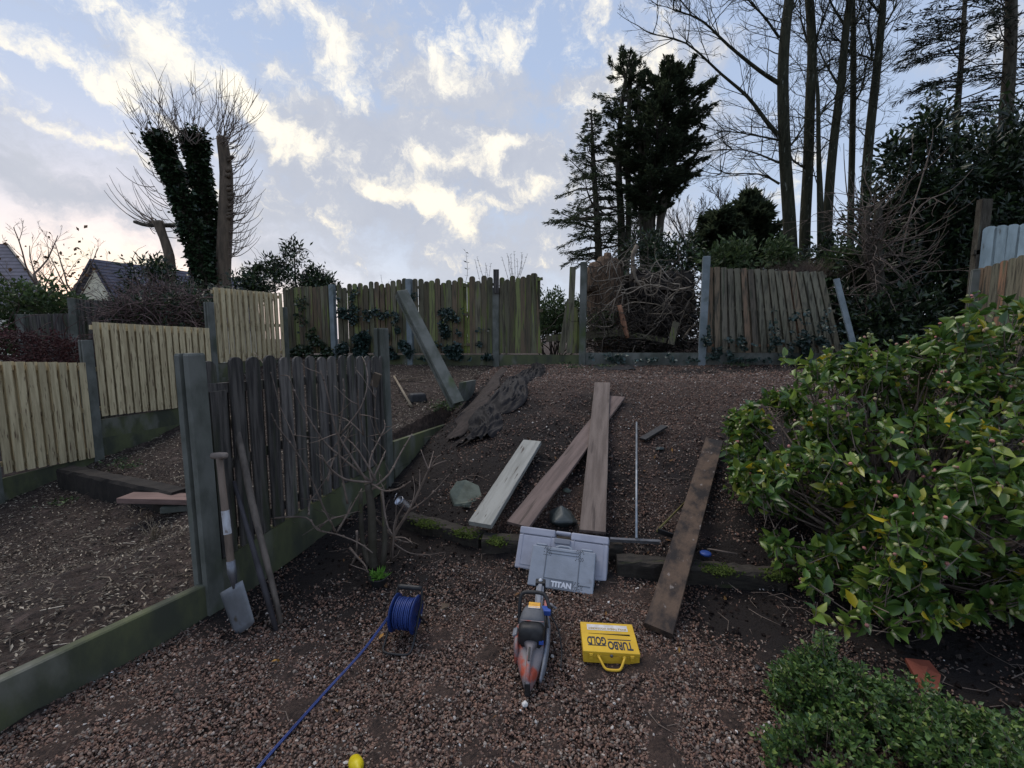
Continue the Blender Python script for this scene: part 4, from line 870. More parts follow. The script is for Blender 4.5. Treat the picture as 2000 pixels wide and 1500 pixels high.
def shrub_thing(name, label, cat, ells, n, size, mt, asp=.4, gap=.35, shell=.4, stems=20, shape='rhomb', gs=1.6, sm=M_TWIGD, cl=5, base=None, zmin=None):
    c = V3(ells[0][0]); base = base or Vector((c.x, c.y, H(c.x, c.y))); r = thing(name, label, cat, base); m = MB(); pts = leafy(m, ells, n, size, asp, shell, gap, gs, shape, seed=len(label), cl=cl, zmin=zmin); m.build('foliage', mt, r)
    m = MB()
    for i in range(stems):
        p = V3(pts[rnd.randrange(len(pts))][0]); q = Vector((base.x+rnd.gauss(0, .12), base.y+rnd.gauss(0, .1), base.z)); mid = q.lerp(p, .5)+Vector((rnd.gauss(0, .1), rnd.gauss(0, .1), .1)); m.tube(smoothp([q, mid, p]), [.02, .006], 4, cap=False)
    m.build('stem', sm, r); return r
def right_mass():
    shrub_thing('laurel_bush', 'tall dark laurel filling the right edge below the conifers', 'bush', [(at(1900, 400, 10), (1.6, 1.0, 1.5)), (at(1980, 330, 10), (1.3, 1, 1.4)), (at(1800, 350, 10), (.8, .8, .9)), (at(1990, 480, 9.5), (1.2, 1, 1.2)), (at(1840, 480, 10.5), (1.2, .8, .9)), (at(1820, 260, 10), (.35, .4, .7)), (at(1750, 310, 10), (.35, .3, .5))], 17000, .17, M_LAUR, .38, .3, .1, 60)
    shrub_thing('laurel_bush', 'lower dark laurel thicket behind the snapped twiggy trunk', 'bush', [(at(1740, 440, 10.5), (1.0, .8, .9)), (at(1800, 520, 10.2), (1.6, .8, 1.3)), (at(1900, 600, 9.6), (1.6, .9, 1.2)), (at(1700, 560, 10), (1.1, .7, 1.0)), (at(1620, 490, 11.5), (.6, .5, .35)), (at(1760, 640, 9), (1.3, .6, .8)), (at(1990, 560, 9), (1.2, .9, 1.2)), (at(1650, 640, 9.6), (.8, .5, .9)), (at(1560, 600, 10.4), (1.2, .5, 1.0))], 24000, .15, M_LAUR, .4, .18, .05, 80)
    shrub_thing('evergreen_shrub', 'bright leaved evergreen shrub peeping over the brown leaning panel', 'shrub', [(at(1440, 505, 10.2), (.9, .4, .32)), (at(1500, 500, 10.2), (.6, .4, .3)), (at(1400, 510, 10.4), (.4, .4, .3)), (at(1650, 530, 10), (.6, .4, .5))], 3600, .13, M_SHRUB, .38, .35, .3, 20)
    # dry grass tuft over the fence
    m = MB(); b = at(1565, 530, 10); 
    for i in range(1500):
        q = b + Vector((rnd.gauss(0, .42), rnd.gauss(0, .15), -.15)); pts, _ = curve_pts(q, Vector((rnd.gauss(0, .6), rnd.gauss(0, .4), 1)), rnd.uniform(.25, .5), 3, .2, -.1); m.tube(pts, [.003, .0012], 3, cap=False)
    single(m, 'dry_brush', mat('dry_brush', (.20, .15, .12), (.13, .10, .08), bump=0, isl=.3), 'pale dead twiggy tuft on top of the brown leaning panel', 'dead brush', b, kind='stuff')
right_mass()
def snag():
    Y = 9.3; b = at(1712, 690, Y); b.z = H(b.x, b.y); r = thing('snapped_tree', 'snapped twiggy trunk with pale tangled shoots right of the brown panel', 'tree', b); m = MB()
    m.tube(smoothp([b]+poly([(1716, 600), (1708, 520), (1712, 460), (1716, 395)], Y)), [.2, .17, .14, .11, .05], 9); m.tube(smoothp(poly([(1700, 520), (1690, 450), (1698, 400)], Y)), [.1, .04], 7); m.build('trunk', M_BARK, r)
    m = MB()
    for i in range(105):
        q = at(1708+rnd.uniform(-12, 14), rnd.uniform(400, 640), Y-.1); a = rnd.random()*6.28; L = rnd.uniform(.5, 1.6); up = rnd.gauss(.35, .5)
        pts, d = curve_pts(q, Vector((math.cos(a), math.sin(a)*.6-.2, up)), L, 9, .13, rnd.choice((.05, .05, -.12))); m.tube(pts, [.012, .004], 4, cap=False)
        for j in range(3): q2 = pts[rnd.randint(3, 8)]; p2, _ = curve_pts(q2, d+Vector((rnd.gauss(0, .6), rnd.gauss(0, .6), rnd.gauss(.2, .4))), L*.4, 5, .15, .03); m.tube(p2, [.006, .003], 3, cap=False)
    for pl in ([(1760, 500), (1775, 430), (1800, 350), (1820, 280), (1822, 250)], [(1740, 480), (1800, 400), (1860, 370), (1900, 330)], [(1700, 470), (1660, 400), (1650, 330), (1648, 280)], [(1690, 470), (1640, 420), (1610, 370)], [(1725, 470), (1780, 540), (1800, 600)]):
        m.tube(smoothp(poly(pl, Y-.2)), [.016, .005], 5, cap=False)
    m.build('shoot', mat('pale_shoot', (.16, .125, .10), (.085, .065, .055), bump=0, isl=.3), r)
snag()

# ------------------------------------------------------------------ behind the gap in the fence
def gap_things():
    shrub_thing('far_hedge', 'dark hedge standing well behind the back fence and its gap', 'hedge', [(at(1250, 625, 14), (2.6, .7, 1.0)), (at(1060, 630, 14.5), (1.8, .6, .75)), (at(1500, 610, 14), (2.6, .7, 1.2)), (at(880, 640, 14.5), (2.2, .6, .6)), (at(1700, 600, 13.5), (2.2, .7, 1.3))], 16000, .16, M_LAUR, .45, .1, .05, 40)
    Y = 10.6; b = at(1180, 690, Y); b.z = H(b.x, b.y); m = MB()
    n = 14; prof = [(78, 690), (76, 640), (80, 600), (88, 560), (84, 520), (74, 480)]
    P = smoothp(poly([(1198, 700), (1192, 660), (1184, 600), (1180, 550), (1178, 520)], Y), 6); m.tube(P, [px2m(v/2, Y) for v in (36, 52, 76, 70, 58, 50)], 20)
    V = m.V[0]; c = np.repeat(np.array([tuple(p) for p in P]), 20, 0); kk = np.array([1+.16*mnoise.noise(Vector((v[0]*5, v[1]*5, v[2]*1.2)))+.07*mnoise.noise(Vector((v[0]*14, v[1]*14, v[2]*4))) for v in V]); m.V[0] = c+(V-c)*kk[:, None]
    for (x0, x1, yt, rr) in ((1166, 1164, 512, .26), (1178, 1180, 502, .26), (1192, 1197, 505, .24), (1184, 1187, 494, .16)): m.tube(smoothp(poly([(x0, 570), ((x0+x1)/2, 530), (x1, yt)], Y-.05), 3), [rr*1.3, rr, rr*.5], 8)
    for i in range(260):
        q = P[rnd.randint(2, len(P)-3)]; a = -rnd.random()*3.14; rr = px2m(34, Y)*rnd.uniform(.75, 1.05); q = q+Vector((math.cos(a)*rr, math.sin(a)*rr, 0)); m.tube([q, q+Vector((rnd.gauss(0, .03), -.02, -rnd.uniform(.1, .3)))], [.012, .004], 4, cap=False)
    o = single(m, 'tree_stump', M_FIB, 'thick fibrous brown stump behind the gap in the back fence', 'stump', b)
    ps = MB()
    r = thing('twig_tangle', 'pale bare twigs and roots tangled behind the gap in the back fence', 'tangled branches', (at(1260, 690, 10.2).x, 10.2, 1.0))
    for i in range(230):
        q = at(rnd.uniform(1150, 1365), rnd.uniform(520, 680), rnd.uniform(9.3, 10.3)); a = rnd.random()*6.28
        pts, d = curve_pts(q, Vector((math.cos(a), math.sin(a)*.3, rnd.gauss(.1, .6))), rnd.uniform(.4, 1.4), 9, .28, rnd.uniform(-.15, .1)); ps.tube(pts, [rnd.uniform(.006, .016), .004], 4, cap=False)
    ps.build('twig', mat('tangle_twig', None, ramp=[(0, (.03, .025, .02)), (.6, (.09, .075, .06)), (1, (.24, .21, .17))], bump=0, isl=.3), r)
    pb = MB()
    for pl, rr in (([(1238, 550), (1258, 552), (1262, 575), (1282, 572), (1290, 540), (1292, 520)], .022), ([(1215, 555), (1200, 590), (1195, 612)], .015), ([(1305, 590), (1310, 612), (1265, 612)], .018), ([(1215, 600), (1240, 590), (1300, 600), (1320, 630)], .014), ([(1350, 560), (1320, 570), (1300, 590), (1290, 620)], .014), ([(1335, 660), (1350, 640), (1362, 632)], .028), ([(1245, 480), (1236, 500), (1240, 540), (1252, 560)], .05)):
        pb.tube(smoothp(poly(pl, 9.5)), [rr, rr*.5], 6, cap=False)
    pb.build('root', mat('pale_root', (.24, .20, .15), (.15, .12, .09), bump=.2), r)
    shrub_thing('evergreen_thicket', 'dark evergreen thicket closing the gap in the back fence', 'thicket', [(at(1290, 600, 11.3), (1.3, .6, 1.1)), (at(1330, 510, 11.5), (.9, .5, .6)), (at(1240, 640, 11.2), (1.2, .5, .7)), (at(1270, 490, 12), (.7, .4, .6))], 12000, .11, M_LAUR, .4, .12, .05, 40)
    shrub_thing('green_shrub', 'low green shrub seen through the narrow opening in the fence', 'shrub', [(at(1080, 605, 11), (.6, .4, .55)), (at(1060, 640, 11), (.6, .4, .4)), (at(1115, 620, 11), (.5, .4, .5)), (at(1175, 640, 10), (.3, .25, .35))], 4200, .09, M_SHRUB, .4, .25, .1, 20)
    m = MB(); pts = []
    for i in range(2600):
        q = at(rnd.uniform(1145, 1365), rnd.uniform(600, 700), rnd.uniform(9.2, 10.9)); a = rnd.random()*6.28; q2 = q+Vector((math.cos(a), math.sin(a), rnd.gauss(0, .4)))*rnd.uniform(.05, .28); m.tube([q, q2], [rnd.uniform(.004, .014), .003], 3, cap=False)
    for i in range(500):
        q = at(rnd.uniform(1225, 1345), rnd.uniform(540, 640), rnd.uniform(10.4, 11)); m.box(q, (rnd.uniform(.1, .35), rnd.uniform(.1, .3), rnd.uniform(.05, .3)), Matrix.Rotation(rnd.random()*3, 3, Vector((rnd.random(), rnd.random(), rnd.random()))))
    o = m.build('brush_heap', mat('brush_heap', None, ramp=[(0, (.008, .007, .006)), (.7, (.02, .016, .013)), (1, (.07, .055, .04))], bump=.3, isl=.3)); tag(o, 'dark heap of roots, soil and dead brush behind the fence gap', kind='stuff')
    m = MB(); slab(m, at(1068, 668, 9.5), at(1222, 655, 9.6), .05, .14); slab(m, at(1222, 655, 9.6), at(1300, 670, 9.5), .04, .1); single(m, 'fallen_rail', M_OLDW, 'horizontal weathered rail lying low behind the fourth post', 'rail', at(1068, 668, 9.5))
    m = MB(); m.tube(smoothp(poly([(1210, 596), (1218, 630), (1226, 660)], 9.35)), [.045, .06, .04], 8); single(m, 'broken_branch', mat('raw_wood', (.36, .19, .11), (.22, .11, .07), scale=8, stretch=(3, 3, .5)), 'short reddish raw broken branch standing in the gap', 'branch', at(1226, 660, 9.35))
    m = MB(); slab(m, at(1310, 673, 9.0), at(1320, 629, 9.15), .13, .02, (0, -1, 0)); single(m, 'broken_picket', M_OLDW, 'broken upright slat standing in front of the dark brush', 'slat', at(1310, 673, 9.0))
gap_things()

# ivy on the fences
def ivy():
    def patch(label, boxes, front, mt):
        m = MB(); P = []
        for x0, x1, y0, y1, n in boxes:
            c = 0; n *= 1.6
            while c < n:
                px = rnd.uniform(x0, x1); py = y0+(y1-y0)*rnd.random()**.75
                if mnoise.noise(Vector((px*.05, py*.04, 1))) < -.05+.25*(1-(py-y0)/(y1-y0)): c += .4; continue
                P.append(tuple(at(px, py, fenceY(px)-front-rnd.random()**2*.14))); c += 1
        m.leaves(P, .068, .8, dirs=[(rnd.gauss(0, .5), -.5, -.3) for _ in P], up=0); b = V3(P[0]); single(m, 'climbing_ivy', mt, label, 'ivy', (b.x, b.y, 1.0))
    patch('bluish ivy climbing the back fence between the first and third posts', [(662, 700, 560, 695, 700), (680, 800, 640, 698, 1500), (700, 720, 560, 690, 250), (740, 760, 590, 690, 260), (768, 800, 600, 700, 420), (658, 676, 560, 690, 260), (722, 738, 590, 690, 160)], .08, M_IVYB)
    patch('dark ivy along the foot of the fence at its left end', [(560, 650, 640, 698, 900), (562, 600, 560, 690, 260)], .08, M_IVY)
    patch('ivy strands on the fence between the second and third concrete posts', [(858, 880, 580, 695, 420), (880, 905, 600, 700, 380), (815, 960, 665, 702, 500), (930, 962, 640, 700, 200), (806, 815, 560, 690, 120)], .08, M_IVYB)
    patch('ivy creeping over the foot of the brown leaning panel', [(1372, 1395, 600, 700, 220), (1400, 1640, 655, 705, 900), (1560, 1650, 640, 712, 500), (1500, 1640, 600, 650, 120), (1145, 1365, 690, 705, 260)], .09, M_IVYB)
ivy()
def fence_top_weeds():
    for px, y0, y1, n, lab in ((910, 545, 492, 9, 'single leafy sprig rising above the fence left of the third post'), (950, 540, 500, 5, 'small seed headed stalks just left of the splinted post'), (1005, 535, 490, 9, 'dry seed headed stalks above the fence right of the splinted post'), (757, 560, 535, 4, 'tiny sprig above the fence left of the leaning post')):
        Y = 10.8; b = at(px, y0+40, Y); r = thing('weed_stalks', lab, 'weed', b); m = MB(); ml = MB()
        for i in range(1 if 'single' in lab else n):
            t = at(px+(rnd.uniform(-26, 26) if n > 1 and 'single' not in lab else 0), y1+rnd.uniform(0, 20), Y); pts = smoothp([b+Vector((rnd.gauss(0, .1), 0, 0)), b.lerp(t, .5)+Vector((rnd.gauss(0, .03), 0, 0)), t], 4); m.tube(pts, [.007, .003], 4, cap=False)
            L = []; D = []
            for q in pts[2:]:
                for s in (-1, 1): L.append(tuple(q)); D.append((s*1.0, rnd.gauss(0, .4), .3))
            ml.leaves(L, .09 if 'single' in lab else .035, .3, dirs=D)
        m.build('stem', M_TWIG, r); ml.build('foliage', M_LAUR, r)
fence_top_weeds()

# ------------------------------------------------------------------ camellia and box
def camellia():
    ells = [((2.75, 2.95, .85), (.95, .8, .72)), ((2.0, 2.85, .6), (.5, .5, .38)), ((1.86, 3.15, .72), (.32, .4, .28)), ((3.4, 2.95, 1.28), (.8, .7, .6)), ((2.35, 3.1, 1.15), (.45, .45, .38)), ((2.05, 2.35, .42), (.5, .35, .3)), ((1.74, 2.6, .45), (.28, .35, .28)), ((2.8, 2.2, .75), (.8, .35, .5)), ((2.95, 2.9, 1.6), (.3, .3, .2)), ((1.85, 3.3, .95), (.2, .25, .14)), ((2.45, 2.3, .35), (.6, .4, .32)), ((1.95, 2.15, .28), (.35, .25, .22)), ((2.2, 3.6, 1.05), (.28, .3, .16))]
    b = Vector((2.6, 2.8, H(2.6, 2.8))); r = thing('camellia_bush', 'large glossy green camellia with round pale buds on the right', 'bush', b)
    pts = ellip_pts(ells, 2350, .3, .54, 3.1, 3, .10); m = MB(); mb_ = MB(); ms = MB(); P = []; D = []; B = []
    for p, d in pts:
        q = V3(p); tip = (V3(d)*.8+Vector((rnd.gauss(0, .35), rnd.gauss(0, .35), .45))).normalized()
        for i in range(rnd.randint(4, 8)):
            a = i*2.4+rnd.random(); u = tip.orthogonal().normalized(); w = tip.cross(u); ld = (u*math.cos(a)+w*math.sin(a))*.9+tip*rnd.uniform(-.1, .8)
            P.append(tuple(q - tip*rnd.uniform(0, .1))); D.append(tuple(ld*2))
        if rnd.random() < .42:
            for i in range(rnd.randint(1, 3)): B.append(tuple(q+tip*.012+Vector((rnd.gauss(0, .014), rnd.gauss(0, .014), rnd.gauss(0, .01)))))
        base = q - tip*rnd.uniform(.1, .22) - Vector((0, 0, .04)); ms.tube([base, q], [.0035, .002], 4, cap=False)
        if rnd.random() < .12:
            b0 = b+Vector((rnd.gauss(0, .15), rnd.gauss(0, .15), .0)); ms.tube(smoothp([b0, b0.lerp(base, .5)+Vector((rnd.gauss(0, .06), rnd.gauss(0, .06), -.05)), base]), [.014, .004], 5, cap=False)
    m.leaves(P, .075, .56, dirs=D, up=.25, shape='oval', fold=.5); m.build('foliage', M_CAM, r)
    B = np.array(B); stones(mb_, B, .011, ico(), 1.15, .05, True); mb_.build('flower_bud', M_BUD, r); ms.build('stem', M_TWIG, r)
    return r
camellia()
def box_bush():
    ells = [((1.34, 1.68, .03), (.2, .18, .26)), ((1.18, 1.44, .0), (.22, .18, .13)), ((1.5, 1.5, .03), (.33, .22, .20)), ((1.75, 1.3, .03), (.55, .28, .20)), ((2.15, 1.3, .0), (.4, .28, .17)), ((1.28, 1.2, -.03), (.3, .2, .13))]
    b = Vector((1.4, 1.5, H(1.4, 1.5))); r = thing('box_bush', 'small leaved dark green box bush in the lower right corner', 'bush', b); m = MB()
    pts = ellip_pts(ells, 6200, .3, .4, 7, 9, .0); P = []; D = []; ms = MB()
    for p, d in pts:
        q = V3(p); tip = (V3(d)*.5+Vector((rnd.gauss(0, .3), rnd.gauss(0, .3), .7))).normalized(); L = rnd.uniform(.03, .07); u = tip.orthogonal().normalized(); w = tip.cross(u)
        for i in range(8):
            s = (i//2)/4; a = (i % 2)*math.pi+(i//2)*1.57; P.append(tuple(q+tip*L*s)); D.append(tuple(((u*math.cos(a)+w*math.sin(a))+tip*(.4+s))*3))
        if rnd.random() < .4: ms.tube([q-tip*.06, q+tip*L], [.0016, .001], 3, cap=False)
    m.leaves(P, .021, .62, dirs=D, up=.4); m.build('foliage', M_BOX, r); ms.build('stem', M_TWIG, r)
box_bush()

# ------------------------------------------------------------------ foreground objects
def planks():
    M_P = lambda n, a, b, **k: mat(n, a, b, scale=3, stretch=(8, 8, 8), rough=.75, bump=.4, bscale=20, **k)
    def wood(n, a, b, axis, third=None, **k):
        st = [2.2, 2.2, 2.2]; return mat(n, a, b, scale=3.2, stretch=tuple(st), rough=.8, bump=.5, bscale=35, third=third, **k)
    mats_ = [wood('pale_lichen_board', (.33, .33, .30), (.25, .25, .225), 0, (.10, .085, .07), third_at=(.63, .70), tscale=9),
             wood('purplish_board', (.17, .125, .11), (.115, .085, .075), 0, (.08, .06, .05), tscale=4),
             wood('grey_brown_board', (.17, .135, .115), (.11, .085, .072), 0, (.075, .058, .05), tscale=4),
             wood('dark_stained_board', (.022, .018, .017), (.105, .070, .048), 0, (.22, .19, .17), third_at=(.64, .72), tscale=6)]
    def board(i, label, a, b, w, th, up=(0, 0, 1), seg=6, bend=0.0):
        # modelled along local X so that the grain follows the board
        a = V3(a); b = V3(b); D = (b-a); L = D.length; D.normalize(); S = D.cross(V3(up)).normalized(); U = S.cross(D)
        R = Matrix((D, -S, U)).transposed().to_4x4(); R.translation = a
        m = MB(); V = []; f = []; n = 16
        for k in range(n+1):
            s = k/n; z = bend*math.sin(math.pi*s)
            wl = w/2*(1+.012*rnd.uniform(-1, 1)); wr = w/2*(1+.012*rnd.uniform(-1, 1))
            if i == 1 and .25 < s < .55: wr *= 1-.10*math.sin((s-.25)/.3*math.pi)
            e = .003
            V += [(L*s, -wl, z+e), (L*s, -wl, z+th-e), (L*s, -wl+e, z+th), (L*s, wr-e, z+th), (L*s, wr, z+th-e), (L*s, wr, z+e)]
        for k in range(n):
            o = k*6
            for j in range(6): f.append((o+j, o+6+j, o+6+(j+1) % 6, o+(j+1) % 6))
        f += [tuple(range(6)), tuple(range(n*6+5, n*6-1, -1))]
        m.add(V, f); o = m.build('timber_board', mats_[i], None); o.matrix_world = R
        o.data.materials[0] = mats_[i]; return tag(o, label, 'board', 'boards laid on the bank')
    for mt in mats_:   # stretch grain along local X
        for nd in mt.node_tree.nodes:
            if nd.type == 'MAPPING': nd.inputs['Scale'].default_value = (.55, 6, 6) if mt is not mats_[3] else (2.2, 3.5, 3.5)
    p1 = gz(938, 1030, .19); q1 = gp(1040, 878, .05); board(0, 'pale grey lichen speckled board, leftmost on the bank', p1, q1, .185, .04)
    p2 = gz(1012, 1029, .20); q2 = gp(1205, 785, .035); board(1, 'purplish brown board lying diagonally under the upright one', p2, q2, .19, .026)
    p3 = gz(1157, 1042, .215); q3 = gp(1176, 763, .075); board(2, 'long grey brown board lying straight up the bank', p3, q3, .185, .026)
    p4 = gz(1285, 1237, .015); q4 = gp(1394, 874, .045); board(3, 'dark stained patchy plank lying across the sleeper, rightmost of the boards', p4, q4, .15, .038, up=(.12, 0, 1))
planks()
def timbers():
    def sleeper(a, b, w, h, label, mt=M_SLEEP, mossy=()):
        a = V3(a); b = V3(b); D = (b-a).normalized(); S = Vector((-D.y, D.x, 0)).normalized(); m = MB(); n = 22; V = []; f = []
        for k in range(n+1):
            c = a.lerp(b, k/n)
            for u, v in ((-.5, 0), (-.5, .88), (-.42, 1), (.42, 1), (.5, .88), (.5, 0)):
                j = .008; V.append(tuple(c+S*(u*w+rnd.uniform(-j, j))+Vector((0, 0, v*h+rnd.uniform(-j, j)*.8))))
        for k in range(n):
            o = k*6
            for j in range(5): f.append((o+j, o+6+j, o+7+j, o+1+j))
        f += [tuple(range(5, -1, -1)), tuple(range(n*6, n*6+6))]
        m.add(V, f); r = thing('timber_sleeper', label, 'sleeper', a); m.build('beam', mt, r)
        for s, px in mossy:
            m = MB(); c = a.lerp(b, s)-S*w*.3; P = np.array([tuple(c+D*rnd.gauss(0, px)+S*rnd.gauss(0, w*.22)+Vector((0, 0, h+rnd.uniform(-.01, .008)-abs(rnd.gauss(0, .01))))) for _ in range(700)])
            stones(m, P, .009, OCT, .7); tag(m.build('moss', M_MOSS, r), kind='stuff')
    sleeper(gz(948, 1048, .15)-Vector((.02, -.02, .17)), gz(1215, 1062, .15)-Vector((0, 0, .16)), .12, .165, 'dark old sleeper behind the two grey cases', mossy=((.12, .03),))
    sleeper(gz(1205, 1085, .14)-Vector((0, 0, .16)), gz(1530, 1118, .12)-Vector((0, 0, .14)), .12, .15, 'dark old sleeper under the stained plank, right of the cases', mossy=((.62, .05), (.95, .05)))
    sleeper(gz(790, 1006, .12)-Vector((0, 0, .12)), gz(944, 1042, .13)-Vector((0, 0, .13)), .13, .13, 'short rotten log edging with bright moss left of the boards', mossy=((.35, .07), (.85, .06)))
    # neighbour's garden
    A = at(128, 912, 6.0); B = at(352, 962, 4.7); sleeper(A-Vector((0, 0, .3)), B-Vector((0, 0, .27)), .2, .3, 'black retaining sleeper stepping the neighbouring bed', mat('black_sleeper', (.012, .010, .009), (.028, .023, .019), scale=4, rough=.9, bump=.6, bscale=20))
    a = gp(240, 1022); b = gp(400, 1026); a = gp(250, 1022, .0); b = a+Vector((1.1, -.1, .02)); m = MB(); zz = max(H(a.x+1.1*t, a.y+dy) for t in (0, .25, .5, .75) for dy in (-.1, .1)); a.z = zz-.02; b.z = zz-.005; slab(m, a, b, .2, .055); single(m, 'timber_board', mat('reddish_board', (.20, .13, .11), (.14, .09, .075), scale=4, stretch=(.7, 5, 5), bump=.3), 'short reddish board partly hidden by the near concrete post', 'board', a)
    m = MB(); p = gp(362, 990, .03); m.box(p, (.35, .3, .06), Matrix.Rotation(.3, 3, 'Z')); single(m, 'paving_slab', M_CONC, 'grey slab just behind the near concrete post', 'slab', p)
    # scattered boards right back
    m = MB(); 
    for k, (x0, x1, y) in enumerate(((1560, 1700, 735), (1575, 1720, 722), (1590, 1730, 712))):
        a = at(x0, y, 7.0+k*.12); b = at(x1, y-2, 6.9+k*.12); slab(m, a-Vector((0, 0, .03)), b-Vector((0, 0, .03)), .14, .035)
    single(m, 'plank_stack', M_BARK, 'small stack of dark old planks below the brown leaning panel', 'planks', at(1560, 735, 7))
    m = MB(); c = gp(1200, 720, .03)
    V = []; f = []; n = 9
    for i in range(n+1):
        for j in range(n+1): u = i/n-.5; v = j/n-.5; V.append((c.x+u*.75+v*.12, c.y+v*.7, H(c.x+u*.75, c.y+v*.7)+.025+.02*mnoise.noise(Vector((u*5, v*5, 3)))))
    for i in range(n):
        for j in range(n): a = i*(n+1)+j; f.append((a, a+n+1, a+n+2, a+1))
    m.add(V, f, 0, True); o = single(m, 'rubber_mat', M_BLK, 'flat black sheet on the gravel in front of the fence gap', 'mat', c); mo = o.modifiers.new('t', 'SOLIDIFY'); mo.thickness = .012
timbers()
def tarp():
    def cloth(ctr, widths, name, label, mt, amp, folds, ph):
        C_ = smoothp([gp(x, y) for x, y in ctr], 22); n = len(C_); k = 64; V = []; f = []
        for i, c in enumerate(C_):
            s = i/(n-1); w = np.interp(s, np.linspace(0, 1, len(widths)), widths); w *= 1+.45*mnoise.noise(Vector((s*6, ph, 1))); D = (C_[min(i+1, n-1)]-C_[max(i-1, 0)]); D.z = 0; D.normalize(); S = Vector((D.y, -D.x, 0)); c = c + S*.12*mnoise.noise(Vector((s*5, ph, 9)))
            for j in range(k+1):
                t = j/k-.5; tt = t*(1+.15*mnoise.noise(Vector((s*5, t*3, ph)))); p = c + S*w*tt + D*.05*mnoise.noise(Vector((s*9, t*4, ph+2)))
                wx = p.x*7+mnoise.noise(Vector((p.x*3, p.y*3, ph)))*1.5; wy = p.y*3.4+mnoise.noise(Vector((p.x*3, p.y*3, ph+3)))*1.5
                fold = amp*(1-2.2*abs(mnoise.noise(Vector((wx, wy, ph))))) + .5*amp*(1-3.2*abs(mnoise.noise(Vector((wx*1.9, wy*1.9, ph+4))))) + .25*amp*mnoise.noise(Vector((wx*6, wy*6, ph))); fold = max(fold, -.01); e = 1-(2*abs(t))**6
                V.append((p.x, p.y, H(p.x, p.y)+.012+(fold+.015)*e))
        for i in range(n-1):
            for j in range(k): a = i*(k+1)+j; f.append((a, a+1, a+k+2, a+k+1))
        m = MB(); m.add(V, f, 0, True); o = single(m, name, mt, label, 'cloth', C_[-1]); mo = o.modifiers.new('t', 'SOLIDIFY'); mo.thickness = .006; mo = o.modifiers.new('s', 'SUBSURF'); mo.levels = 1; mo.render_levels = 1
    M_T = mat('woven_membrane', (.013, .012, .013), (.024, .022, .022), scale=6, rough=.65, bump=.8, bscale=22, third=(.04, .033, .03), third_at=(.6, .75), tscale=6, spec=.15)
    cloth([(1048, 716), (1028, 740), (985, 778), (952, 820), (925, 868)], [.25, .5, .5, .42, .42], 'weed_membrane', 'crumpled black weed membrane dragged down the upper bank', M_T, .055, 4.2, 1)
    cloth([(985, 722), (955, 760), (915, 815), (885, 862)], [.1, .3, .4, .15], 'weed_membrane', 'flat muddy sheet left of the crumpled black membrane', mat('muddy_membrane', (.050, .038, .033), (.028, .022, .019), scale=12, rough=.9, bump=1, bscale=50, third=(.075, .06, .055)), .012, 3, 7)
tarp()
def rocks():
    def rock(px, py, sz, flat, label, mt, name='stone'):
        p = gp(px, py); m = MB(); v, f = ico()
        m.add(v*(1+RS.normal(size=(12, 1))*.26)*np.array([sz, sz*.8, sz*flat])+np.array(tuple(p))+np.array([0, 0, sz*flat*.35]), [tuple(q) for q in f]); o = single(m, name, mt, label, 'stone', p); s = o.modifiers.new('s', 'SUBSURF'); s.render_levels = 1; s.subdivision_type = 'SIMPLE'; bevel(o, sz*.12, 2)
    MG = mat('green_stone', (.13, .15, .12), (.08, .09, .07), scale=8, bump=.5, bscale=30); MK = mat('dark_slate', (.035, .045, .045), (.06, .07, .07), scale=8, rough=.45, bump=.4, bscale=25)
    p = gp(912, 975); m = MB(); m.prism([p+Vector(q) for q in ((-.15, -.02, .07), (-.10, -.09, -.02), (.0, -.1, .0), (.14, -.03, .01), (.10, .08, .09), (-.02, .12, .13), (-.10, .08, .13))], Vector((.05, -.2, -1)).normalized(), .045); bevel(single(m, 'stone', MG, 'flat greenish broken stone left of the pale board', 'stone', p), .006)
    rock(911, 993, .045, .7, 'small round stone below the flat greenish one', MG); rock(1098, 1018, .13, .6, 'dark slate lump between the two middle boards', MK); rock(1108, 962, .05, .5, 'small grey stone between the diagonal and upright boards', MG)
    rock(1288, 880, .05, .5, 'grey stone beside the thin metal rod', MK); rock(1026, 1385, .016, .8, 'white pebble in front of the red saw', mat('white_stone', (.6, .58, .55), bump=0)); rock(251, 1333, .012, .8, 'white pebble near the low concrete board', MATS['white_stone'])
    rock(1480, 1305, .022, .5, 'black stone on the gravel near the box bush', M_BLK); rock(870, 1188, .05, .25, 'flat brown stone at the upper right of the cable reel', mat('brown_stone', (.10, .075, .05), (.07, .05, .035), bump=.4))
    m = MB(); p = gz(1800, 1350, .03); m.prism([gz(1768, 1285, .06), gz(1800, 1345, .02), gz(1830, 1362, .02), gz(1838, 1318, .04), gz(1815, 1290, .08)], Vector((.1, .2, -1)).normalized(), .018); single(m, 'terracotta_shard', mat('terracotta', (.20, .055, .032), (.14, .04, .025), scale=6, bump=.2), 'broken terracotta shard on the earth under the camellia', 'shard', p)
    m = MB(); p = gz(694, 1490, .03)
    prof = [(0, -.03), (.017, -.03), (.024, -.01), (.026, .03), (.018, .05), (.011, .055), (.009, .075), (.005, .075), (.005, .06), (0, .06)]
    m.lathe(prof, p, 16, Matrix.Rotation(1.1, 3, 'X') @ Matrix.Rotation(.5, 3, 'Y')); single(m, 'plastic_nozzle', mat('yellow_plastic', (.62, .50, .01), (.5, .4, .01), scale=20, rough=.4, bump=0), 'yellow plastic nozzle lying at the bottom picture edge', 'nozzle', p)
rocks()
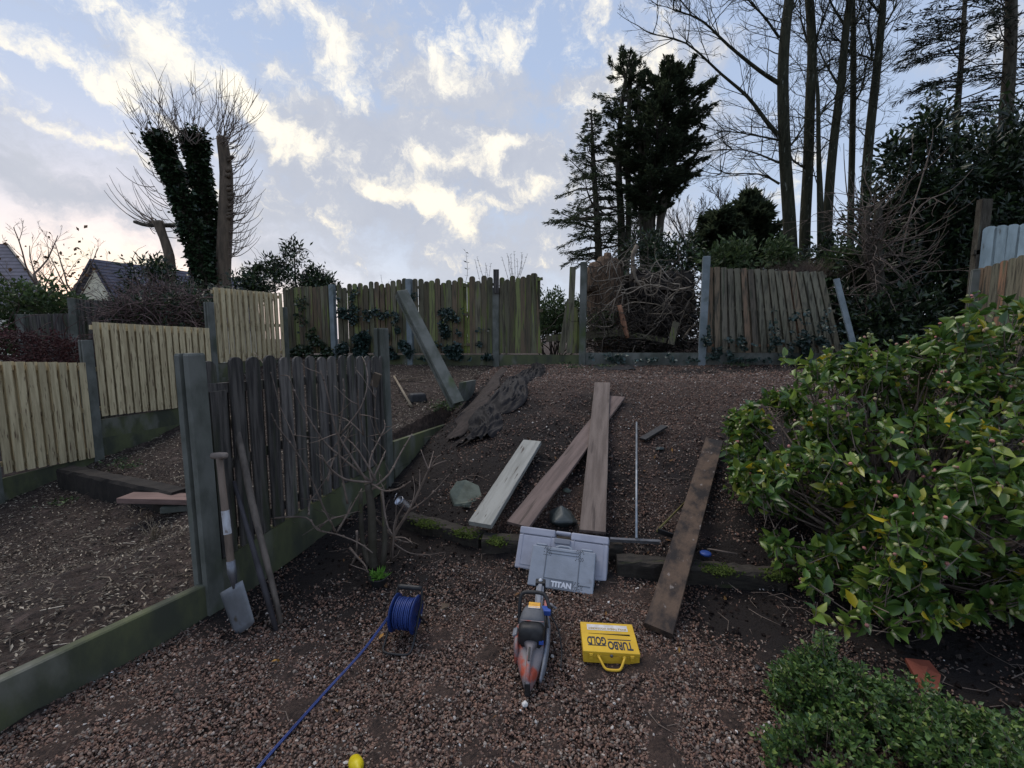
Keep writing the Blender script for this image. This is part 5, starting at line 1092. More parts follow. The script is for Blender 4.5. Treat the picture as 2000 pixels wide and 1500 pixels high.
def rod_and_angles():
    a = gz(1243, 1052, .23); b = gp(1243, 836, .05); m = MB(); m.tube([a, b], .009, 10); single(m, 'metal_rod', mat('galvanised', (.30, .33, .36), (.22, .24, .26), scale=12, rough=.45, metal=.5, bump=.1), 'straight thin grey metal rod lying up the bank', 'rod', a)
    m = MB(); a = gz(1192, 1052, .2); b = gz(1290, 1057, .2); slab(m, a, b, .03, .004); slab(m, a+Vector((0, .015, -.03)), b+Vector((0, .015, -.03)), .004, .03); single(m, 'metal_strip', M_STEEL, 'narrow metal strip on the gravel at the foot of the rod', 'strip', a)
    m = MB(); a = gz(1281, 1040, .23); b = gz(1322, 1054, .19); slab(m, a, b, .006, .045, (0, -.5, 1)); single(m, 'steel_angle', M_BLK, 'short dark steel angle left of the stained plank', 'angle iron', a)
    m = MB(); m.tube([gz(1283, 1037, .25), gp(1345, 985, .04)], .012, 6, flat=.4); single(m, 'wood_strip', mat('yellow_splinter', (.20, .17, .06), (.12, .10, .04), bump=.2), 'yellowish split wood strip left of the stained plank', 'strip', gz(1283, 1037, .25))
    m = MB(); a = gz(1383, 1072, .2); m.tube([a, gz(1440, 1082, .19)], .006, 5); single(m, 'thin_wire', M_TWIG, 'thin pale stick right of the stained plank', 'stick', a)
    m = MB(); a = gz(1378, 1083, .19); m.lathe([(0, .0), (.035, .0), (.035, .012), (.03, .016), (0, .016)], a, 18); single(m, 'blue_lid', mat('blue_plastic_lid', (.02, .05, .20), bump=0, rough=.4), 'small blue round lid on the sleeper right of the plank', 'lid', a)
    m = MB(); slab(m, gp(1255, 868, .03), gp(1298, 842, .04), .08, .02); single(m, 'dark_offcut', M_BLK, 'black flat offcut on the bank just right of the rod', 'offcut', gp(1255, 868))
rod_and_angles()
def neighbour_tools():
    # sledge-like implement and sticks behind the slatted panel
    a = at(800, 795, 5.9); a = gp(803, 797, .03); b = at(768, 745, 6.6); r = thing('mattock', 'wooden handled tool with a dark head on the earth behind the post', 'tool', a)
    m = MB(); m.tube([a, gp(770, 748, .12)], [.022, .018], 8); m.build('handle', M_DRY, r)
    m = MB(); q = gp(815, 785, .06); m.box(q, (.28, .2, .14), Matrix.Rotation(.5, 3, 'Z'), 0, .8); bevel(m.build('head', M_BLK, r), .03, 3)
    m = MB(); slab(m, gp(772, 748, .03), gp(826, 743, .05), .05, .02); single(m, 'wood_offcut', M_BARKP, 'thin flat stick lying beyond the post behind the tool', 'stick', gp(772, 748))
neighbour_tools()

def garden_tools():
    def pole(name, label, a, b, r0, mt):
        m = MB(); P = [a.lerp(b, t)+Vector((.004*math.sin(t*9), 0, 0)) for t in np.linspace(0, 1, 8)]; m.tube(P, r0, 9)
        return m
    # spade
    tip = gz(478, 1240, .0); top = at(428, 890, tip.y+.12); sh = at(453, 1118, tip.y+.04)
    r = thing('spade', 'old spade with wooden T handle and paint smear leaning on the near post', 'spade', tip)
    m = MB(); m.tube([sh+(tip-sh)*.15, sh, sh.lerp(top, .5), top], [.012, .019, .018, .016], 12); m.build('shaft', mat('worn_ash', (.20, .15, .115), (.12, .09, .07), scale=5, stretch=(4, 4, .6), bump=.4, bscale=30), r)
    D = (top-sh).normalized(); m = MB(); g = Vector((1, -.25, .1)).normalized(); gp0 = top; m.tube([gp0-g*.052, gp0-g*.045, gp0, gp0+g*.045, gp0+g*.052], [.008, .017, .019, .017, .008], 12)
    m.build('grip', mat('pale_grip', (.24, .20, .17), (.16, .13, .11), scale=6, bump=.3), r)
    m = MB(); a0 = sh.lerp(top, .33); a1 = sh.lerp(top, .53); m.tube([a0, a1], [.0195, .019], 12, cap=False); m.build('paint_smear', mat('white_smear', (.55, .56, .58), (.38, .37, .37), scale=12, stretch=(3, 3, 1), bump=.2, third=(.16, .12, .1), third_at=(.6, .65), tscale=12), r)
    m = MB(); n = 8; W_ = (Vector((1, -.45, .22))).normalized(); UL = at(430, 1158, tip.y+.05); UR = at(474, 1133, tip.y+.03); LR = at(499, 1218, tip.y-.02); LL = at(460, 1243, tip.y-.0)
    Nn = (UR-UL).cross(LL-UL).normalized(); V = []; f = []
    for i in range(n+1):
        for j in range(n+1):
            s = i/n; t = j/n; p = UL.lerp(UR, t).lerp(LL.lerp(LR, t), s); cv = (1-(2*t-1)**2)*.012*(1-.6*s); rd = -.012*(2*t-1)**4*s if i == n else 0
            V.append(tuple(p + Nn*cv*(-1) + (UL-LL).normalized()*(-rd)*1.0))
    for i in range(n):
        for j in range(n): a = i*(n+1)+j; f.append((a, a+1, a+n+2, a+n+1))
    m.add(V, f, 0, True); o = m.build('blade', mat('spade_blade', (.20, .21, .23), (.14, .145, .15), scale=7, rough=.5, bump=.2, metal=.2, third=(.10, .08, .06), third_at=(.6, .7), tscale=10), r); mo = o.modifiers.new('t', 'SOLIDIFY'); mo.thickness = .003
    m = MB(); m.tube([sh+(top-sh)*.1, sh, sh+(tip-sh)*.25], [.021, .022, .012], 10); m.build('socket', M_STEEL, r)
    MW = mat('grey_stick', (.17, .14, .115), (.09, .075, .062), scale=5, stretch=(4, 4, .6), bump=.5, bscale=25)
    a = gz(549, 1222, .0); b = at(455, 815, a.y+.38); m = pole('x', '', a, b, [.014, .018, .02, .021], MW); r = thing('wooden_pole', 'long worn wooden handle leaning on the black panel, longest of the poles', 'pole', a); m.build('shaft', MW, r)
    m = MB(); m.tube([b.lerp(a, .06), b, b+(b-a)*.012], [.0215, .02, .008], 10); m.build('worn_tip', M_DRY, r)
    a = gz(541, 1236, .0); b = at(457, 940, a.y+.3); m = MB(); m.tube([a, a.lerp(b, .35), a.lerp(b, .5), b], [.013, .017, .015, .011], 8); single(m, 'iron_bar', mat('iron_bar', (.055, .05, .055), (.035, .032, .034), scale=9, rough=.6, bump=.4), 'shorter dark iron bar leaning beside the spade', 'bar', a)
    m = MB(); p = at(734, 742, 4.0); m.box(p, (.07, .04, .13), Matrix.Rotation(.35, 3, 'Y')); bevel(single(m, 'bird_feeder', M_BARKP, 'small weathered wooden block hanging at the top of the black panel', 'wooden block', p), .006)
garden_tools()

def bare_shrub():
    b = gz(730, 1108, 0); Y = b.y; r = thing('bare_shrub', 'leafless shrub of angular pale twigs growing in front of the black panel', 'shrub', b)
    L = [[(726, 1062), (722, 1000), (718, 945)], [(726, 942), (662, 889), (628, 856), (584, 783), (564, 735)], [(718, 942), (665, 858), (654, 833), (637, 758), (626, 724)],
      [(645, 1015), (634, 996), (606, 931), (578, 881), (542, 833), (530, 808)], [(578, 881), (572, 850), (547, 794), (533, 741), (522, 713)], [(726, 942), (676, 937), (645, 915), (628, 889)], [(726, 945), (752, 959), (780, 954), (802, 940)],
      [(726, 956), (760, 926), (782, 886), (805, 847)], [(710, 850), (676, 819), (620, 802), (584, 783)], [(665, 847), (704, 797), (718, 749), (715, 715), (707, 696)], [(743, 853), (732, 819), (735, 763)], [(743, 853), (752, 835), (750, 820)], [(726, 942), (722, 900), (743, 853)],
      [(449, 1018), (480, 1020), (536, 1012), (598, 1011), (620, 1035), (656, 1043), (700, 1060), (728, 1080)], [(620, 1035), (642, 1015), (665, 1010), (687, 1015)], [(603, 1007), (604, 985), (610, 973), (642, 928)], [(656, 1043), (687, 990), (707, 954)], [(679, 984), (668, 930), (662, 880), (662, 847), (672, 780), (670, 740)], [(656, 1043), (645, 1015)],
      [(697, 1037), (697, 1070), (690, 1097), (668, 1130), (672, 1152), (697, 1154), (705, 1146)], [(683, 1070), (700, 1090), (712, 1103), (719, 1118)], [(729, 1007), (750, 1030), (771, 1052), (800, 1060)], [(746, 956), (752, 1004), (758, 1030), (768, 1046)], [(710, 850), (700, 790), (700, 760)], [(735, 940), (700, 880), (670, 850)], [(726, 942), (745, 900), (753, 880)], [(640, 940), (650, 900), (665, 880)]]
    m = MB(); m.tube(smoothp([b, at(728, 1080, Y), at(726, 1000, Y), at(718, 945, Y)]), [.034, .03, .028, .024], 8); m.tube(smoothp([b+Vector((-.03, .02, 0)), at(708, 1060, Y+.1), at(704, 960, Y+.15)]), [.022, .014], 7); m.tube(smoothp([b+Vector((.06, 0, 0)), at(752, 1050, Y), at(746, 960, Y+.1)]), [.022, .012], 7); m.build('trunk', mat('shrub_bark', (.075, .065, .05), (.05, .045, .03), scale=7, bump=.6, third=(.08, .09, .03), tscale=6), r)
    m = MB()
    for l in L[1:]:
        dY = rnd.uniform(-.25, .3); a0 = Y+(.0 if l[0][1] > 900 else rnd.uniform(-.1, .25)); P = smoothp(poly(l, a0, dY)); rr = .0085 if l[0][1] > 900 else .0055; m.tube(P, [rr, rr*.45], 6, cap=True)
        for q in P[1::3]: m.tube([q-Vector((.004, 0, 0)), q+Vector((.004, 0, .004))], rr*1.1, 5)
        for k in range(2):
            q = P[rnd.randint(1, len(P)-1)]; p2, _ = curve_pts(q, Vector((rnd.gauss(0, 1), rnd.gauss(0, .4), rnd.gauss(.6, .5))), rnd.uniform(.08, .25), 4, .12); m.tube(p2, [.0035, .0016], 4)
    m.build('twig', M_TWIG, r)
    b = gz(770, 1098, 0); Y = b.y; r = thing('bare_sapling', 'small leafless sapling with forked shoots right of the larger shrub', 'sapling', b); m = MB()
    for l, rr in (([(765, 1095), (768, 1050), (799, 998), (822, 951), (841, 914), (872, 900)], .013), ([(838, 920), (830, 900), (822, 878)], .006), ([(841, 914), (852, 895), (862, 888)], .006), ([(836, 920), (842, 900), (847, 881)], .006), ([(819, 953), (820, 935), (820, 917)], .005), ([(802, 996), (838, 970), (878, 926)], .006), ([(765, 1095), (770, 1040), (776, 1010), (790, 985)], .009), ([(768, 1060), (800, 1080), (840, 1083), (870, 1078)], .005), ([(768, 1050), (790, 1050), (806, 1062)], .005), ([(800, 998), (810, 960), (806, 930)], .004)):
        m.tube(smoothp(poly(l, Y, rnd.uniform(-.1, .25))), [rr, rr*.4], 6)
    m.build('twig', M_TWIG, r)
    m = MB(); p = gz(735, 1150, .0)
    m.lathe([(.045, 0), (.06, .05), (.062, .055), (.056, .055), (.05, .045), (0, .045)], p+Vector((0, .05, 0)), 18); r = thing('plant_pot', 'black half buried pot with a tuft of bright green grass', 'plant pot', p); m.build('pot', M_BLK, r)
    m = MB(); P = [tuple(p+Vector((rnd.gauss(0, .014), .05+rnd.gauss(0, .014), .045))) for _ in range(110)]; m.leaves(P, .06, .13, dirs=[(rnd.gauss(0, 1), rnd.gauss(0, 1), 1.2) for _ in P]); m.build('grass_tuft', mat('fresh_grass', (.10, .24, .03), (.16, .32, .05), bump=0, isl=.3), r)
bare_shrub()
def small_plants():
    for px, py, n, lab in ((955, 1062, 30, 'x'),): pass
    b = gp(300, 1062); r = thing('dried_stalks', 'pale dried stalk clump in the neighbouring bed near the reddish board', 'dead plant', b); m = MB()
    for i in range(26):
        t = b+Vector((rnd.gauss(0, .1), rnd.gauss(0, .06), rnd.uniform(.12, .3))); m.tube(smoothp([b+Vector((rnd.gauss(0, .02), 0, 0)), b.lerp(t, .5)+Vector((rnd.gauss(0, .03), 0, .03)), t]), [.004, .0015], 4)
    m.build('stalk', M_DRY, r)
    m = MB()
    for px, py in ((1125, 720), (1180, 718), (1105, 712), (1390, 705), (1410, 712), (870, 800), (860, 806), (1440, 715), (140, 880), (240, 905), (255, 912), (130, 985), (1465, 905), (1340, 700)):
        c = gp(px, py); P = [tuple(c+Vector((rnd.gauss(0, .1), rnd.gauss(0, .1), rnd.uniform(.01, .06)))) for _ in range(70)]; m.leaves(P, .045, .5)
    o = m.build('low_weeds', M_SHRUB); tag(o, 'low green weeds dotted along the foot of the fence', kind='stuff')
    m = MB(); P = []
    for i in range(60):
        x, y = rnd.uniform(-1.2, 2.0), rnd.uniform(1.6, 4.5); P.append((x, y, H(x, y)+.02))
    m.leaves(P, .035, .5, up=1.5); tag(m.build('fallen_leaves', mat('fallen_leaf', None, ramp=[(0, (.10, .05, .02)), (.7, (.16, .08, .03)), (1, (.42, .22, .05))], bump=0)), 'scattered small fallen leaves on the gravel', kind='stuff')
small_plants()
def tin_can():
    c = at(787, 985, 3.15); r = thing('tin_can', 'shiny opened tin can caught among the bare twigs', 'can', c); R = Matrix.Rotation(-.55, 3, 'Y') @ Matrix.Rotation(.5, 3, 'X'); m = MB()
    prof = [(0, -.05), (.036, -.05), (.037, -.047)] + [(.036+(.0012 if i % 2 else -.0006), -.04+i*.006) for i in range(14)] + [(.037, .048), (.037, .052), (.035, .052), (.034, -.045)]
    m.lathe(prof, c, 24, R); MT = mat('tin', (.55, .56, .60), (.42, .43, .46), scale=8, rough=.25, metal=.9, bump=.05); m.build('can_body', MT, r)
    m = MB(); m.lathe([(0, 0), (.034, 0), (.034, .002), (0, .002)], c+Vector((-.055, 0, .055)), 22, Matrix.Rotation(-1.2, 3, 'Y')); m.build('lid', MT, r)
tin_can()

def cable_reel():
    p = gz(782, 1262, 0); r = thing('cable_reel', 'blue extension cable reel in a black tube stand', 'cable reel', p, rot=(0, 0, math.radians(-9))); r.scale = (.80, .80, .78)
    MBl = mat('blue_drum', (.010, .028, .12), (.016, .038, .16), scale=10, rough=.4, bump=.1, isl=.0); MCb = mat('blue_cable', (.018, .038, .15), (.026, .055, .21), scale=10, rough=.45, bump=0, isl=.15)
    R = Matrix.Rotation(math.pi/2, 3, 'Y'); zc = .165; yc = .10
    m = MB(); m.lathe([(0, -.07), (.05, -.07), (.055, -.066), (.055, .066), (.05, .07), (0, .07)], (0, yc, zc), 28, R); m.build('hub', M_BLK, r)
    for s in (-1, 1):
        m = MB(); m.lathe([(0, 0), (.07, 0), (.075, .006), (.118, .006), (.122, .003), (.122, -.002), (.118, -.004), (.0, -.004)], (s*.072, yc, zc), 40, R if s > 0 else R @ Matrix.Rotation(math.pi, 3, 'X')); m.build('drum_disc', MBl, r)
    m = MB()
    for lay, (rad, n) in enumerate(((.072, 9), (.084, 10), (.096, 9))):
        P = []
        for i in range(n*20): a = i/20*2*math.pi; x = -.058+.116*(i/(n*20)) if lay % 2 == 0 else .058-.116*(i/(n*20)); P.append((x+rnd.gauss(0, .0005), yc+math.cos(a)*(rad+.003*math.sin(a*.37+lay)), zc+math.sin(a)*(rad+.003*math.sin(a*.37+lay))))
        m.tube(P, .0058, 6, cap=False)
    m.build('wound_cable', MCb, r)
    m = MB()
    loop = [(-.085, .18, .30), (-.095, .14, .22), (-.09, .10, .165), (-.095, .0, .05), (-.09, -.06, .012), (-.05, -.085, .012), (.05, -.085, .012), (.09, -.06, .012), (.095, .0, .05), (.09, .10, .165), (.095, .14, .22), (.085, .18, .30)]
    m.tube(smoothp([Vector(q) for q in loop], 5), .0075, 8); m.tube(smoothp([Vector(q) for q in [(-.09, .10, .165), (-.095, .2, .04), (-.08, .24, .012), (.08, .24, .012), (.095, .2, .04), (.09, .10, .165)]], 5), .0075, 8); m.build('stand', M_BLK, r)
    m = MB(); m.lathe([(0, -.085), (.014, -.085), (.0165, -.06)] + [(.0155+.001*(i % 2), -.05+i*.01) for i in range(11)] + [(.0165, .06), (.014, .085), (0, .085)], (0, .18, .305), 14, R); m.build('handle', M_BLK, r)
    m = MB(); m.lathe([(0, 0), (.014, 0), (.012, .012), (0, .014)], (.078, yc+.06, zc-.05), 12, R); m.build('winding_knob', M_STEEL, r)
    # loose run of cable
    a = at(768, 1190, p.y+.05); m = MB()
    q = [a, at(700, 1270, 2.0), at(640, 1340, 1.78), at(560, 1432, 1.55), at(500, 1502, 1.42), at(430, 1590, 1.28)]; q = [Vector((v.x, v.y, max(v.z, H(v.x, v.y)+.008))) for v in q]
    q = [a, a.lerp(gz(640, 1345, .01), .5)-Vector((0, 0, .02)), gz(640, 1345, .02), gz(560, 1434, .02), gz(500, 1503, .02), gz(380, 1650, .02)]
    m.tube(smoothp(q, 5), .0036, 8); m.tube(smoothp([v+Vector((.008, .004, 0)) for v in q], 5), .0034, 8); single(m, 'power_cable', MCb, 'blue power cable running from the reel to the bottom picture edge', 'cable', a)
cable_reel()

def rbox(mb, w, d, h, rad, z0=0, seg=5, taper=1.0, c=(0, 0)):
    """box with rounded vertical corners in the local XY plane, extruded along Z"""
    ring = []
    for cx, cy, a0 in ((w/2-rad, d/2-rad, 0), (-w/2+rad, d/2-rad, 90), (-w/2+rad, -d/2+rad, 180), (w/2-rad, -d/2+rad, 270)):
        for i in range(seg+1): a = math.radians(a0+90*i/seg); ring.append((cx+rad*math.cos(a), cy+rad*math.sin(a)))
    n = len(ring); V = [(x+c[0], y+c[1], z0) for x, y in ring]+[(x*taper+c[0], y*taper+c[1], z0+h) for x, y in ring]
    mb.add(V, [tuple(range(n-1, -1, -1)), tuple(range(n, 2*n))]+[(i, (i+1) % n, n+(i+1) % n, n+i) for i in range(n)])
def frame_from(O, U, Vv):
    """matrix with local X along the bottom edge, local Y up the face, local Z out of the face"""
    X = U.normalized(); Yv = (Vv-X*Vv.dot(X)).normalized(); Z = X.cross(Yv); M = Matrix((X, Yv, Z)).transposed().to_4x4(); M.translation = O; return M
def cases():
    # large grey case leaning on the sleeper
    bl = gz(1004, 1108, .03); br = gz(1184, 1137, .03); tl = at(1012, 1026, bl.y+.16); 
    M = frame_from(bl.lerp(br, .5), br-bl, tl-bl); w = (br-bl).length; h = (tl-bl).length
    MC = mat('lilac_grey_plastic', (.36, .37, .43), (.29, .30, .35), scale=5, rough=.5, bump=.15, third=(.12, .11, .11), third_at=(.62, .8), tscale=6)
    r = bpy.data.objects.new('tool_case', None); C.objects.link(r); r.matrix_world = M; tag(r, 'large lilac grey plastic tool case leaning on the sleeper, behind the lettered one', 'tool case')
    def shell(W_, H_, D_, z0, name, mt, cut=None):
        m = MB(); rad = .03; s = 6; ring = []
        for cx, cy, a0 in ((W_/2-rad, H_-rad, 0), (-W_/2+rad, H_-rad, 90), (-W_/2+rad, rad, 180), (W_/2-rad, rad, 270)):
            for i in range(s+1): a = math.radians(a0+90*i/s); ring.append((cx+rad*math.cos(a), cy+rad*math.sin(a)))
        return m, ring
    def slabcase(W_, H_, D_, parent, mt, hole):
        """two shells with a slot under the top edge"""
        hw, hy0, hy1 = hole
        for nm, z0, z1 in (('rear_shell', -D_, -D_*.5-.001), ('front_shell', -D_*.5+.001, 0)):
            m = MB(); d = z1-z0
            m.box((0, (hy0)/2, (z0+z1)/2), (W_, hy0, d))
            for sx in (-1, 1): m.box((sx*(W_/2+hw)/2, (hy0+H_)/2+.0005, (z0+z1)/2), (W_/2-hw, H_-hy0-.001, d))
            m.box((0, (hy1+H_)/2, (z0+z1)/2), (hw*2-.001, H_-hy1, d*.7))
            o = m.build(nm, mt, parent); bevel(o, .010, 3)
    slabcase(w, h, .085, r, MC, (.055, h-.052, h-.022))
    m = MB()
    for sx in (-1, 1):
        x = sx*w*.29; ww = w*.16; y0, y1 = .03, h-.045
        for a, b in (((x-ww, y0), (x+ww, y0)), ((x+ww, y0), (x+ww, y1)), ((x+ww, y1), (x-ww, y1)), ((x-ww, y1), (x-ww, y0))): slab(m, (a[0], a[1], -.001), (b[0], b[1], -.001), .004, .0035, (0, 0, 1))
    m.build('moulded_rib', MC, r)
    m = MB(); m.box((0, h-.07, .004), (.11, .035, .016)); bevel(m.build('catch', mat('grey_catch', (.20, .21, .24), bump=0, rough=.5), r), .004)
    for sx in (-1, 1): m = MB(); m.box((sx*w*.27, h-.001, -.04), (.035, .006, .03)); m.build('orange_latch', mat('orange_latch', (.45, .13, .04), bump=0), r)
    # lettered smaller case in front
    bl = gz(1029, 1142, .012); br = gz(1158, 1163, .012); tl = at(1040, 1058, bl.y+.17); M = frame_from(bl.lerp(br, .5), br-bl, tl-bl); w = (br-bl).length; h = (tl-bl).length
    MC2 = mat('blue_grey_plastic', (.27, .30, .35), (.22, .245, .28), scale=6, rough=.5, bump=.2, third=(.10, .10, .10), third_at=(.62, .8), tscale=7)
    r = bpy.data.objects.new('tool_case', None); C.objects.link(r); r.matrix_world = M; tag(r, 'smaller blue grey tool case lettered TITAN leaning on the larger case', 'tool case')
    for nm, z0, z1 in (('rear_shell', -.075, -.038), ('front_shell', -.036, 0)):
        m = MB(); m.box((0, h*.47, (z0+z1)/2), (w, h*.94, z1-z0))
        for sx in (-1, 1): m.box((sx*w*.36, h*.97, (z0+z1)/2), (w*.18, h*.06-.001, z1-z0-.004))
        bevel(m.build(nm, MC2, r), .008, 3)
    m = MB(); P = [(-w*.12, h*.93, -.02), (-w*.12, h*.965, -.02), (-w*.06, h*.995, -.02), (w*.06, h*.995, -.02), (w*.12, h*.965, -.02), (w*.12, h*.93, -.02)]; m.tube([Vector(q) for q in P], .009, 8); m.build('handle', MC2, r)
    m = MB()
    for x in (-w*.26, w*.26): slab(m, (x, .01, -.001), (x, h*.92, -.001), .004, .004, (0, 0, 1))
    slab(m, (-w*.26, h*.22, -.001), (w*.2, h*.22, -.001), .004, .0035, (0, 0, 1)); slab(m, (-w*.24, h*.86, -.001), (w*.24, h*.86, -.001), .004, .0035, (0, 0, 1)); slab(m, (-w*.24, h*.79, -.001), (w*.24, h*.79, -.001), .003, .0035, (0, 0, 1)); slab(m, (w*.28, h*.16, -.001), (w*.45, h*.16, -.001), .003, .0035, (0, 0, 1))
    m.build('moulded_rib', mat('rib_grey', (.12, .135, .155), bump=0), r)
    m = MB()
    for bx0, by0, nx, ny in ((-w*.30, h*.74, 5, 7), (w*.20, h*.70, 5, 8), (w*.19, h*.04, 6, 6)):
        for i in range(nx):
            for j in range(ny):
                if rnd.random() < .75-.06*j*0: m.lathe([(0, .0008), (.0032, .0008)], (bx0+i*.011+(j % 2)*.005, by0+j*.009, 0), 6)
    m.build('dimple', M_BLK, r)
    text_mesh('lettering', 'TITAN', .044, mat('white_lettering', (.62, .66, .72), (.5, .53, .58), scale=20, bump=0), r, (w*.0+.008, h*.105, .0012), (0, 0, 0), .0022, 1.02)
    m = MB(); m.box((w*.0+.008, h*.105, .0), (.15, .052, .0014)); m.build('name_plate', mat('plate_grey', (.15, .17, .2), bump=0), r)
    # yellow case lying flat
    MY = mat('yellow_paint', (.66, .42, .035), (.58, .36, .03), scale=6, rough=.45, bump=.1, third=(.42, .27, .04), third_at=(.64, .8), tscale=9)
    H_ = .062; tl_ = gz(1138, 1214, H_+.01); tr_ = gz(1243, 1219, H_+.01); bl_ = gz(1139, 1271, H_+.01); br_ = gz(1251, 1278, H_+.01)
    o = bl_.lerp(br_, .5); w = (br_-bl_).length; d = (tl_-bl_).length; yaw = math.atan2(br_.y-bl_.y, br_.x-bl_.x)
    r = thing('screw_case', 'flat yellow metal screw case with upside down TURBOGOLD lettering', 'case', (o.x, o.y, .01), rot=(0, 0, yaw))
    m = MB(); m.box((0, d/2, H_*.34), (w-.004, d-.004, H_*.68)); bevel(m.build('body', MY, r), .003)
    m = MB(); m.box((0, d/2, H_*.845), (w, d, H_*.31)); bevel(m.build('lid', MY, r), .003)
    m = MB(); m.tube(smoothp([Vector(q) for q in [(-.062, -.004, .038), (-.055, -.02, .034), (-.038, -.045, .016), (-.02, -.052, .012), (.02, -.052, .012), (.038, -.045, .016), (.055, -.02, .034), (.062, -.004, .038)]], 5), .0062, 8)
    for s in (-1, 1): m.lathe([(0, 0), (.011, 0), (.010, .006), (0, .008)], (s*.062, 0, .038), 14, Matrix.Rotation(math.pi/2, 3, 'X'))
    m.build('handle', MY, r)
    for s in (-1, 1): m = MB(); m.box((s*w*.36, -.004, .038), (.019, .006, .03)); m.box((s*w*.36, -.008, .045), (.015, .004, .007)); bevel(m.build('clasp', MY, r), .0015)
    m = MB(); m.lathe([(0, 0), (.008, 0), (.007, .004), (0, .004)], (0, -.0005, .045), 16, Matrix.Rotation(math.pi/2, 3, 'X')); m.build('lock', M_STEEL, r)
    MD = mat('dark_print', (.03, .035, .05), bump=0); MWp = mat('white_print', (.62, .60, .58), (.5, .48, .46), bump=0, scale=30); zt = H_+.0008
    # printed upside down as seen from the handle side: the words read from the back of the case
    text_mesh('lettering', 'TURBO', .078, MD, r, (w*.175, d*.235, zt), (0, 0, math.pi), .0021, .66, width=w*.44)
    text_mesh('lettering', 'GOLD', .078, MD, r, (-w*.235, d*.365, zt), (0, 0, math.pi), .0021, .74, width=w*.34)
    m = MB(); m.box((w*.18, d*.415, zt), (w*.42, .005, .0014)); m.box((-w*.235, d*.20, zt), (w*.33, .005, .0014)); m.build('printed_bar', MD, r)
    m = MB(); m.box((0, d*.81, zt), (w*.76, d*.20, .0012)); m.build('printed_panel', MWp, r)
    text_mesh('lettering', 'SINGLE THREAD WOODSCREW', .020, mat('gold_print', (.30, .20, .03), bump=0), r, (0, d*.77, zt+.0008), (0, 0, math.pi), .0003, .75, width=w*.72)
    m = MB(); m.prism([Vector((w*.40, d*.565, zt)), Vector((w*.38, d*.59, zt)), Vector((-w*.36, d*.588, zt)), Vector((w*.38, d*.575, zt)), Vector((w*.40, d*.61, zt))][::-1], Vector((0, 0, 1)), .0008); m.tube([Vector((w*.38, d*.585, zt)), Vector((0, d*.585, zt)), Vector((-w*.37, d*.59, zt))], [.0035, .003, .0006], 6, flat=.3); m.build('printed_screw', mat('screw_print', (.14, .11, .06), bump=0), r)
cases()

